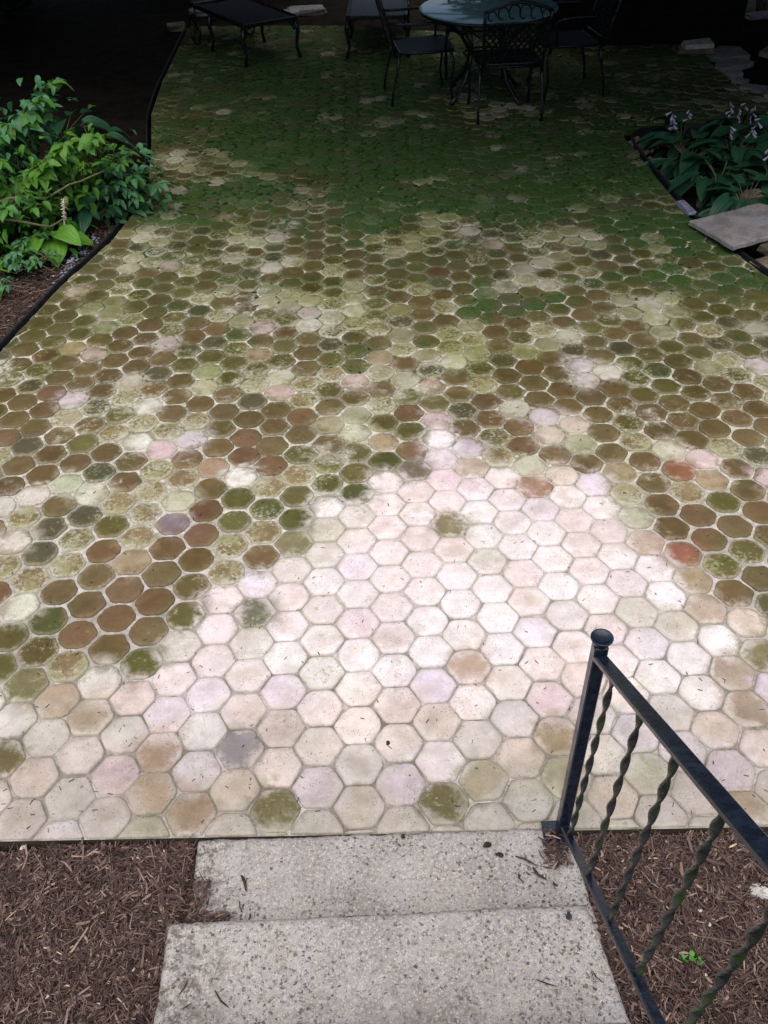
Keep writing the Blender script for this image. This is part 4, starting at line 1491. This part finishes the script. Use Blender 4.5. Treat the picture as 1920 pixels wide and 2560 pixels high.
# dried flower head
dr = empty('dried_flower_stalk', (-2.2, 5.72, -0.06))
tag(dr, 'pale dried flower stalk hanging in front of the left shrubs', 'dried flower')
b = MB()
o3 = Vector((-2.2, 5.72, -0.06))
p0, p1 = Vector(P3(140, 500, 5.6)) - o3, Vector(P3(137, 430, 5.62)) - o3
b.tube([(0, 0, 0), p0.lerp(p1, -0.2), p0, p0.lerp(p1, .5), p1], [.004, .0045, .006, .007, .004], 6)
b.build('stem', M['dry'], dr, True)
b = MB()
rr = random.Random(5)
for i in range(60):
    q = p0.lerp(p1, rr.uniform(.35, 1.0))
    d = Vector((rr.uniform(-1, 1), rr.uniform(-1, 1), rr.uniform(-.6, .8))).normalized() * rr.uniform(.012, .024)
    b.tube([q, q + d * .6, q + d], [.002, .0032, .001], 4)
b.build('flower_head', M['dry'], dr)

# flower bed on the right
FB = [(2.48, 7.15, 'nearest the rounded tip of the right bed'), (2.75, 6.75, 'in the middle front of the right bed'), (2.52, 6.30, 'along the edging halfway down the right bed'),
      (2.85, 6.20, 'in the centre of the right bed'), (2.55, 5.85, 'beside the propped stone slab'), (3.15, 6.9, 'at the right edge of the photo in the right bed'),
      (3.05, 5.95, 'behind the propped stone slab'), (3.0, 7.32, 'along the far edging of the right bed'), (2.42, 6.75, 'against the near edging of the right bed'), (3.45, 7.3, 'at the far right corner of the right bed')]
for i, (x, y, w) in enumerate(FB):
    hosta(x, y, -0.075, 30, 0.24, 'hostadark', 'dark green hosta ' + w + (' with flowers' if i in (0, 1, 3, 5, 7, 9) else ''), 40 + i, (4, 3, 0, 4, 0, 5, 0, 5, 0, 4)[i], (0.0, 0.95), 1.15,
          'hostas in the right flower bed', (0.20, 0.42), None if i != 0 else 2.2)
# propped slab and the stones under it
def slab(name, corners, th, lab, mat, cat, seed, sub=6):
    """flat irregular stone: corners (x,y,z) of its top face, in order"""
    rr = random.Random(seed)
    o3 = Vector(corners[0])
    P = []
    n = len(corners)
    for i in range(n):
        a, c = Vector(corners[i]), Vector(corners[(i + 1) % n])
        d = (c - a)
        nr = Vector((-d.y, d.x, 0)).normalized()
        for s in range(sub):
            P.append(a + d * s / sub + nr * rr.uniform(-.006, .006) * (d.length / 0.4) - o3)
    m = len(P)
    ctr = sum(P, Vector()) / m
    top = [p + (ctr - p).normalized() * 0.007 for p in P]
    b = MB()
    vs = [ctr] + top + [p - Vector((0, 0, .007)) for p in P] + [p - Vector((0, 0, th)) for p in P]
    fs = [(0, 1 + i, 1 + (i + 1) % m) for i in range(m)]
    for r_ in (0, 1):
        a = 1 + r_ * m
        fs += [(a + i, a + m + i, a + m + (i + 1) % m, a + (i + 1) % m) for i in range(m)]
    fs.append(tuple(1 + 2 * m + i for i in range(m))[::-1])
    b.add(vs, fs)
    o = b.build(name, M[mat])
    o.location = o3
    return tag(o, lab, cat)
def up(a, b, z):
    return (*at(a * D_, b * D_, z), z)
slab('stone_slab', [up(1490, 476, .05), up(1585, 531, .075), up(1672, 507, .09), up(1720, 455, .13), up(1640, 438, .12)], .03, 'large grey stone slab propped on stones at the right edge of the patio', 'slab', 'stone slab', 3)
def block(name, lab, x, y, z, sx, sy, sz, rz, mat, cat, seed, grp=None):
    rr = random.Random(seed)
    b = MB()
    b.bbox(-sx / 2, sx / 2, -sy / 2, sy / 2, 0, sz, min(sx, sy, sz) * .18)
    b.v = [(p[0] + rr.uniform(-.012, .012) * sx / .15, p[1] + rr.uniform(-.012, .012) * sy / .15, p[2] * rr.uniform(.9, 1.1)) for p in b.v]
    o = b.build(name, M[mat])
    o.location = (x, y, z)
    o.rotation_euler = (rr.uniform(-.06, .06), rr.uniform(-.06, .06), rz)
    return tag(o, lab, cat, grp)
sx_, sy_ = at(1625 * D_, 566 * D_)
block('rock', 'brown rock under the corner of the propped slab', sx_ + .10, sy_ + .02, -.07, .17, .13, .07, .4, 'rock', 'rock', 1)
block('rock', 'yellowish rock stacked just under the propped slab', sx_ + .22, sy_ + .16, -.02, .22, .12, .06, .3, 'rock', 'rock', 2)
block('rock', 'small pinkish rock at the edge of the tiles by the propped slab', sx_ + .20, sy_ - .07, -.075, .12, .10, .06, -.3, 'rock', 'rock', 3)
block('rock', 'lowest brown rock cut off by the right edge', sx_ + .34, sy_ - .10, -.075, .16, .12, .06, .2, 'rock', 'rock', 4)
qx, qy = at(1615 * D_, 438 * D_)
block('rock', 'reddish brown rock standing behind the propped slab', qx + .02, qy + .02, -.06, .15, .10, .13, .3, 'rock', 'rock', 5)
block('rock', 'small pale rock beside the reddish one behind the slab', qx + .16, qy + .05, -.06, .07, .07, .11, .1, 'palerock', 'rock', 6)
ex, ey = at(1494 * D_, 466 * D_)
block('stone_strip', 'bluish stone strip lying on the edging at the slab corner', ex - .015, ey + .10, .0, .06, .20, .03, .15, 'cordblue', 'stone', 7)

# seedling in the mulch
sx_, sy_ = at(1735, 2400, .0)
for _ in range(3):
    sx_, sy_ = at(1735, 2400, mulch_z(sx_, sy_) + .02)
sd = empty('seedling', (sx_, sy_, mulch_z(sx_, sy_)))
tag(sd, 'tiny bright green seedling sprouting from the mulch behind the railing', 'seedling')
b = MB()
b.tube([(0, 0, 0), (0, 0, .02), (.004, 0, .03)], .0015, 5)
b.build('stem', M['sprout'], sd, True)
sl_ = leaf_mesh('leaf', .016, .015, .8, .1, 'sprout', 5, 2, 0, 0, .001)
rr = random.Random(8)
for i in range(11):
    place_leaf('leaf', sl_, sd, Vector((-.024 + .0046 * i + rr.uniform(-.004, .004), .004 - .0008 * i + rr.uniform(-.010, .010), .022 + rr.uniform(-.008, .010))), rr.uniform(0, 6.28), rr.uniform(-.6, .6), rr.uniform(-.5, .5), rr.uniform(.55, 1.15))

# ------------------------------------------------------------------ patio furniture
def arc(c, r, a0, a1, n, ax='xz'):
    out = []
    for i in range(n + 1):
        a = a0 + (a1 - a0) * i / n
        u, v = r * math.cos(a), r * math.sin(a)
        out.append(Vector((c[0] + u, c[1], c[2] + v)) if ax == 'xz' else Vector((c[0], c[1] + u, c[2] + v)))
    return out
def make_chair(lab):
    """cast metal armchair facing +Y, origin between its rear feet"""
    root = empty('patio_chair')
    tag(root, lab, 'chair', 'chairs around the glass table')
    # seat: woven panel with a raised rim
    b = MB()
    nx, ny = 10, 8
    vs, fs = [], []
    for j in range(ny + 1):
        for i in range(nx + 1):
            u, v = i / nx * 2 - 1, j / ny
            wdt = .245 + .02 * v
            vs.append((u * wdt, .02 + .47 * v + .025 * (1 - u * u) * v, .425 - .018 * (1 - u * u) * (1 - abs(2 * v - 1) ** 2) + .012 * v))
    for j in range(ny):
        for i in range(nx):
            fs.append((j * (nx + 1) + i, j * (nx + 1) + i + 1, (j + 1) * (nx + 1) + i + 1, (j + 1) * (nx + 1) + i))
    b.add(vs, fs)
    b.add([(p[0], p[1], p[2] - .012) for p in vs], [q[::-1] for q in fs])
    b.build('seat', M['mesh'], root, True)
    b = MB()
    b.tube([(-.245, .02, .42), (-.262, .26, .424), (-.265, .49, .43), (-.15, .512, .428), (0, .517, .428), (.15, .512, .428), (.265, .49, .43), (.262, .26, .424), (.245, .02, .42), (-.245, .02, .42)], .013, 7)
    b.build('seat_frame', M['cast'], root, True)
    # back: two uprights, arched rail, scroll band, woven panel
    def bk(x, z):
        return Vector((x, -.02 - .17 * max(0, (z - .42)) ** 1.15 / .5, z))
    b = MB()
    for s in (-1, 1):
        b.tube([bk(s * .245, .40), bk(s * .252, .6), bk(s * .262, .78), bk(s * .268, .86)], .014, 7)
    top = [bk(x, .86 + .07 * math.cos(x / .268 * math.pi / 2)) for x in np.linspace(-.268, .268, 13)]
    b.tube(top, .013, 7)
    b.tube([bk(x, .775) for x in np.linspace(-.26, .26, 7)], .008, 6)
    b.tube([bk(x, .455) for x in np.linspace(-.245, .245, 5)], .010, 6)
    b.build('back_frame', M['cast'], root, True)
    b = MB()
    for k in range(6):
        cx = -.215 + .086 * k
        h = .775 + (.86 + .07 * math.cos(cx / .268 * math.pi / 2) - .775) * .5
        r0 = (h - .775) * .92
        b.tube([bk(cx + r0 * math.cos(a) * (1 - a / 9) * .8, h + r0 * math.sin(a) * (1 - a / 12)) for a in np.linspace(0, 5.2, 14)], .006, 5)
    b.build('scroll_band', M['cast'], root, True)
    b = MB()
    n = 9
    for k in range(-n, n + 1):                 # crossed straps of the lattice back
        for sgn in (-1, 1):
            pts = []
            for z in np.linspace(.455, .775, 9):
                x = k * .052 + sgn * (z - .615) * .9
                if abs(x) < .25:
                    pts.append(bk(x, z))
            if len(pts) > 1:
                b.tube(pts, .0075, 4)
    b.build('lattice_back', M['cast'], root)
    for s in (-1, 1):
        b = MB()
        b.tube([bk(s * .262, .66), (s * .30, .10, .655), (s * .305, .30, .66), (s * .30, .43, .64), (s * .285, .455, .60), (s * .272, .43, .55), (s * .265, .42, .43)], .012, 7)
        b.build('armrest', M['cast'], root, True)
        b = MB()
        b.tube([(s * .255, .02, .42), (s * .265, .0, .30), (s * .272, -.045, .12), (s * .275, -.06, 0.0)], [.016, .014, .011, .013], 7)
        b.build('leg', M['cast'], root, True)
        b = MB()
        b.tube([(s * .262, .47, .42), (s * .278, .495, .32), (s * .268, .475, .14), (s * .272, .50, 0.0)], [.017, .014, .011, .014], 7)
        b.build('leg', M['cast'], root, True)
    return root
chair = make_chair('dark cast-metal chair with its lattice back to the viewer in front of the table')
chair.location = (1.185, 7.86, 0.004)
chair.rotation_euler = (0, 0, R(3))
c2 = copy_thing(chair, (0.23, 8.64, 0.004), R(-84))
c2['label'] = 'dark cast-metal chair on the left of the table, seen from its side'
c3 = copy_thing(chair, (2.04, 8.74, 0.004), R(97))
c3['label'] = 'dark cast-metal chair on the right of the table before the black box'
c4 = copy_thing(chair, (1.05, 9.62, 0.004), R(176))
c4['label'] = 'dark cast-metal chair on the far side of the table, mostly hidden'

tb = empty('glass_table', (1.06, 8.60, 0.004))
tag(tb, 'round glass-topped patio table with bluish top and dark curved legs', 'table')
b = MB()
b.lathe([(.02, .712), (.595, .712), (.603, .715), (.606, .720), (.602, .7255), (.594, .727), (.02, .727)], 56)
b.build('table_top', M['glass'], tb, True)
b = MB()
ringp = [(.585 * math.cos(a), .585 * math.sin(a), .700) for a in np.linspace(0, 2 * math.pi, 41)]
b.tube(ringp, .014, 7, False)
ringp = [(.20 * math.cos(a), .20 * math.sin(a), .36) for a in np.linspace(0, 2 * math.pi, 25)]
b.tube(ringp, .010, 6, False)
b.build('table_frame', M['cast'], tb, True)
for k in range(4):
    a = R(40 + 90 * k)
    def q(r, z): return (r * math.cos(a), r * math.sin(a), z)
    b = MB()
    b.tube([q(.56, .70), q(.47, .66), q(.33, .56), (q(.22, .42)), q(.20, .32), q(.26, .17), q(.37, .06), q(.44, 0.0)], [.017, .017, .016, .016, .017, .018, .017, .022], 7)
    b.tube([q(.40, .69), q(.30, .66), q(.26, .60), q(.30, .55)], .009, 6)
    b.build('leg', M['cast'], tb, True)

def make_chaise(lab, seatmat):
    """lounger, foot end at the origin, body runs along +Y"""
    root = empty('chaise_lounge')
    tag(root, lab, 'chaise', 'chaise lounges at the back of the patio')
    W_ = .30
    b = MB()
    n = 14
    vs, fs = [], []
    for j in range(n + 1):
        for i in range(7):
            u, v = i / 6 * 2 - 1, j / n
            vs.append((u * (W_ - .012), .01 + 1.28 * v, .385 - .02 * (1 - u * u)))
    for j in range(n):
        for i in range(6):
            fs.append((j * 7 + i, j * 7 + i + 1, (j + 1) * 7 + i + 1, (j + 1) * 7 + i))
    b.add(vs, fs)
    b.add([(p[0], p[1], p[2] - .01) for p in vs], [f_[::-1] for f_ in fs])
    b.build('seat', M[seatmat], root, True)
    b = MB()
    for s in (-1, 1):
        b.bbox(s * W_ - .016, s * W_ + .016, -.016, 1.30, .355, .40, .006)
    b.bbox(-W_ + .017, W_ - .017, -.016, .016, .358, .397, .006)
    b.bbox(-W_ + .017, W_ - .017, 1.27, 1.30, .358, .397, .006)
    b.build('frame', M['cast'], root)
    b = MB()
    vs, fs = [], []
    for j in range(9):
        for i in range(7):
            u, v = i / 6 * 2 - 1, j / 8
            vs.append((u * (W_ - .012), 1.28 + .52 * v, .385 + .50 * v - .02 * (1 - u * u)))
    for j in range(8):
        for i in range(6):
            fs.append((j * 7 + i, j * 7 + i + 1, (j + 1) * 7 + i + 1, (j + 1) * 7 + i))
    b.add(vs, fs)
    b.build('backrest', M[seatmat], root, True)
    b = MB()
    b.tube([(-W_, 1.27, .385), (-W_, 1.80, .89), (-.15, 1.83, .93), (0, 1.84, .945), (.15, 1.83, .93), (W_, 1.80, .89), (W_, 1.27, .385)], .016, 7)
    b.build('back_frame', M['cast'], root, True)
    for s in (-1, 1):
        for yy, sg in ((.03, -1), (.82, 1)):
            b = MB()
            b.tube([(s * (W_ - .01), yy, .37), (s * (W_ + .018), yy + sg * .012, .26), (s * (W_ - .005), yy, .10), (s * (W_ + .022), yy + sg * .02, 0.0)], [.030, .024, .016, .019], 7)
            b.tube([(s * (W_ - .11), yy, .362), (s * (W_ - .05), yy, .335), (s * (W_ - .015), yy, .26)], .009, 6)
            b.build('leg', M['cast'], root, True)
        b = MB()
        ring_ = [(s * (W_ + .03), 1.22 + .145 * math.cos(a), .15 + .145 * math.sin(a)) for a in np.linspace(0, 2 * math.pi, 25)]
        b.tube(ring_, .012, 6, False)
        for k in range(6):
            a = k * math.pi / 3
            b.tube([(s * (W_ + .03), 1.22, .15), (s * (W_ + .03), 1.22 + .14 * math.cos(a), .15 + .14 * math.sin(a))], .006, 5)
        b.tube([(s * (W_ - .02), 1.22, .15), (s * (W_ + .045), 1.22, .15)], .016, 7)
        b.tube([(s * W_, 1.22, .15), (s * W_, 1.22, .37)], .010, 6)
        b.build('wheel', M['cast'], root, True)
    return root
ch = make_chaise('dark chaise lounge set slantwise at the back left of the patio', 'mesh')
ch.location = (-0.985, 9.985, 0.004)
ch.rotation_euler = (0, 0, R(32))
ch2 = make_chaise('chaise lounge with a grey-blue sling seat, foot end towards the viewer', 'sling')
ch2.location = (0.10, 10.03, 0.004)
ch2.rotation_euler = (0, 0, R(-2))

# ------------------------------------------------------------------ far edge of the patio
bx = empty('storage_box', (2.95, 10.62, -0.06))
tag(bx, 'big black box standing at the far edge of the patio behind the table', 'storage box')
for k in range(9):
    b = MB()
    b.bbox(-1.02, 1.02, -.36, -.335, .06 + .13 * k, .06 + .13 * k + .125, .004)
    b.build('board', M['darkwood'], bx)
b = MB()
b.bbox(-1.0, 1.0, -.334, .36, .02, 1.22, .01)
b.build('body', M['darkwood'], bx)
b = MB()
b.bbox(-1.06, 1.06, -.40, .40, 1.235, 1.28, .01)
b.build('lid', M['darkwood'], bx)
px_, py_ = at(1735, 116, 0.06)
block('paver_block', 'dark block under the pale paver at the far right', px_ + .02, py_ + .04, -.005, .36, .20, .065, .05, 'rock', 'paver', 11)
slab('paver', [up(1472, 92, .10), up(1483, 98, .10), up(1545, 94, .10), up(1533, 81, .10), up(1476, 87, .10)], .04, 'pale rectangular paver lying on the dark block before the black box', 'palerock', 'paver', 8, 3)
for i, (cs_, lab) in enumerate((
    ([(1520, 118), (1560, 126), (1622, 118), (1600, 100), (1555, 98)], 'largest grey flagstone right of the pale paver'),
    ([(1545, 138), (1600, 142), (1630, 132), (1590, 124), (1550, 127)], 'grey flagstone just before the largest one'),
    ([(1640, 110), (1700, 122), (1720, 104), (1660, 96)], 'flagstone cut off at the far right edge'))):
    slab('flagstone', [up(a, b_, -.01) for a, b_ in cs_], .05, lab, 'slab', 'flagstone', 20 + i, 4)
for i, (a, b_, s) in enumerate(((1552, 150, .16), (1572, 163, .15), (1584, 178, .16), (1600, 190, .16), (1626, 196, .18), (1648, 206, .18))):
    x, y = at(a * D_, b_ * D_)
    block('border_stone', ('first', 'second', 'third', 'fourth', 'fifth', 'sixth')[i] + ' stone from the back in the curved border at the far right of the patio', x + .06, y, -.05, s, s * .8, .075, .4 + i * .2, 'slab', 'stone', 30 + i, 'curved border stones')
block('boulder', 'mottled tan boulder in the top right corner', 4.35, 11.9, -.1, .7, .5, .35, .3, 'palerock', 'boulder', 41)
block('boulder', 'darker mossy boulder beside the tan one in the top right corner', 4.95, 11.7, -.1, .6, .5, .30, .1, 'rock', 'boulder', 42)
x, y = at(1905, 36, .0)
block('stone_plate', 'pale bluish flat stone at the right edge under the boulders', x, y, -.03, .34, .18, .05, .1, 'cordblue', 'stone', 43)
for i, (a, b_, sx1, lab) in enumerate(((700, 32, .42, 'flat pale stone behind the slanting chaise'), (765, 20, .46, 'second flat pale stone running up behind the slanting chaise'), (440, 60, .22, 'small brown rock at the back left corner of the patio'),
                             (497, 25, .22, 'pale rock behind the wheel of the slanting chaise'))):
    x, y = at(a, b_)
    block('flat_stone', lab, x, y, -.07, sx1, .2, .08, .25, ('slab', 'slab', 'rock', 'slab')[i], 'stone', 50 + i)

# ------------------------------------------------------------------ unseen trees, added and shaped to shade the far half
def crown_mesh(name, blobs, n, size, seed):
    r = np.random.default_rng(seed)
    vols = np.array([b[3] * b[4] * b[5] for b in blobs])
    pick = r.choice(len(blobs), n, p=vols / vols.sum())
    B = np.array(blobs)[pick]
    d = r.normal(size=(n, 3))
    d /= np.linalg.norm(d, axis=1, keepdims=True)
    rad = r.random(n) ** 0.45
    C = B[:, :3] + d * rad[:, None] * B[:, 3:6]
    a = r.normal(size=(n, 3))
    a[:, 2] *= 0.45
    a /= np.linalg.norm(a, axis=1, keepdims=True)
    b = np.cross(a, r.normal(size=(n, 3)))
    b /= np.linalg.norm(b, axis=1, keepdims=True)
    s = size * r.uniform(.6, 1.3, n)
    V = np.empty((n, 4, 3))
    V[:, 0] = C - a * s[:, None]
    V[:, 1] = C + b * (s * .42)[:, None]
    V[:, 2] = C + a * s[:, None]
    V[:, 3] = C - b * (s * .42)[:, None]
    return np_mesh(name, V.reshape(-1, 3), np.arange(n * 4).reshape(-1, 4))
def tree(x, y, h, blobs, n, lab, seed, size=0.17, tr=0.17):
    root = empty('added_shade_tree', (x, y, -0.1))
    tag(root, lab, 'tree', 'unseen trees added to shade the patio')
    rr = random.Random(seed)
    b = MB()
    pts = [(0, 0, 0), (.03, .02, h * .25), (-.04, .03, h * .5), (.05, -.02, h * .75), (.02, 0, h)]
    b.tube(pts, [tr * 1.35, tr, tr * .85, tr * .6, tr * .25], 12)
    for bl in blobs:
        st = Vector((0, 0, h * rr.uniform(.35, .6)))
        e = Vector(bl[:3])
        b.tube([st, st.lerp(e, .5) + Vector((0, 0, .3)), e], [tr * .45, tr * .3, tr * .1], 7)
    b.build('trunk', M['bark'], root, True)
    obj('crown', crown_mesh('crown', blobs, n, size, seed), M['canopy'], root)
    return root
# (cx, cy, cz, rx, ry, rz) in the tree's own frame
tree(-4.6, 9.0, 6.2, [(2.1, -.2, 3.7, 2.6, 2.1, .9), (-1.2, 0, 4.0, 2.6, 2.8, 2.4), (3.0, .8, 3.8, 2.2, 2.4, .9), (4.5, -2.8, 3.3, 1.4, 1.6, .6), (-1.6, .6, 2.2, 1.6, 2.6, 1.9)], 13000, 'tall unseen tree added left of the patio, its crown shading the far tiles', 1, 0.21)
tree(0.4, 14.6, 6.8, [(.4, -8.0, 3.4, 2.6, 1.9, .6), (-2.6, -.6, 2.4, 2.1, 1.6, 1.8), (3.0, -.8, 2.6, 2.2, 1.8, 1.8), (-2.5, .8, 2.0, 2.1, 1.2, 2.0), (2.9, .8, 2.0, 2.2, 1.2, 2.0)], 15000, 'tall unseen tree added behind the back edge of the patio for shade', 2, 0.21)
tree(5.8, 9.4, 6.4, [(-1.8, -1.2, 3.7, 2.6, 2.6, .9), (-3.4, -.4, 3.8, 2.4, 2.4, .9), (.8, 0, 4.0, 2.4, 2.8, 2.6), (-1.6, -3.7, 3.3, 2.4, 1.8, .7), (-3.8, -3.7, 3.3, 2.2, 1.8, .6)], 16000, 'tall unseen tree added right of the patio, its crown shading the black box', 3, 0.21)
tree(-5.6, 13.0, 6.0, [(0, 0, 2.8, 2.8, 2.6, 3.0), (1.8, -1, 4.0, 2.2, 2.0, 1.7)], 8000, 'bushy unseen tree added at the back left corner to block light', 4, 0.2)
tree(6.2, 13.2, 6.0, [(0, 0, 2.8, 3.0, 2.6, 3.0), (-1.8, -1, 4.0, 2.2, 2.0, 1.7)], 8000, 'bushy unseen tree added at the back right corner to block light', 5, 0.2)
tree(-8.2, 5.4, 5.2, [(0, 0, 2.4, 2.0, 2.6, 2.4), (-.8, 1.8, 3.2, 2.0, 1.8, 2.2)], 8000, 'bushy unseen tree added beyond the left shrubs to block side light', 6, 0.2)
tree(7.0, 6.2, 5.2, [(0, 0, 2.4, 2.2, 2.6, 2.4), (.4, 1.8, 3.2, 2.0, 1.8, 2.2)], 8000, 'bushy unseen tree added beyond the right flower bed to block side light', 7, 0.2)
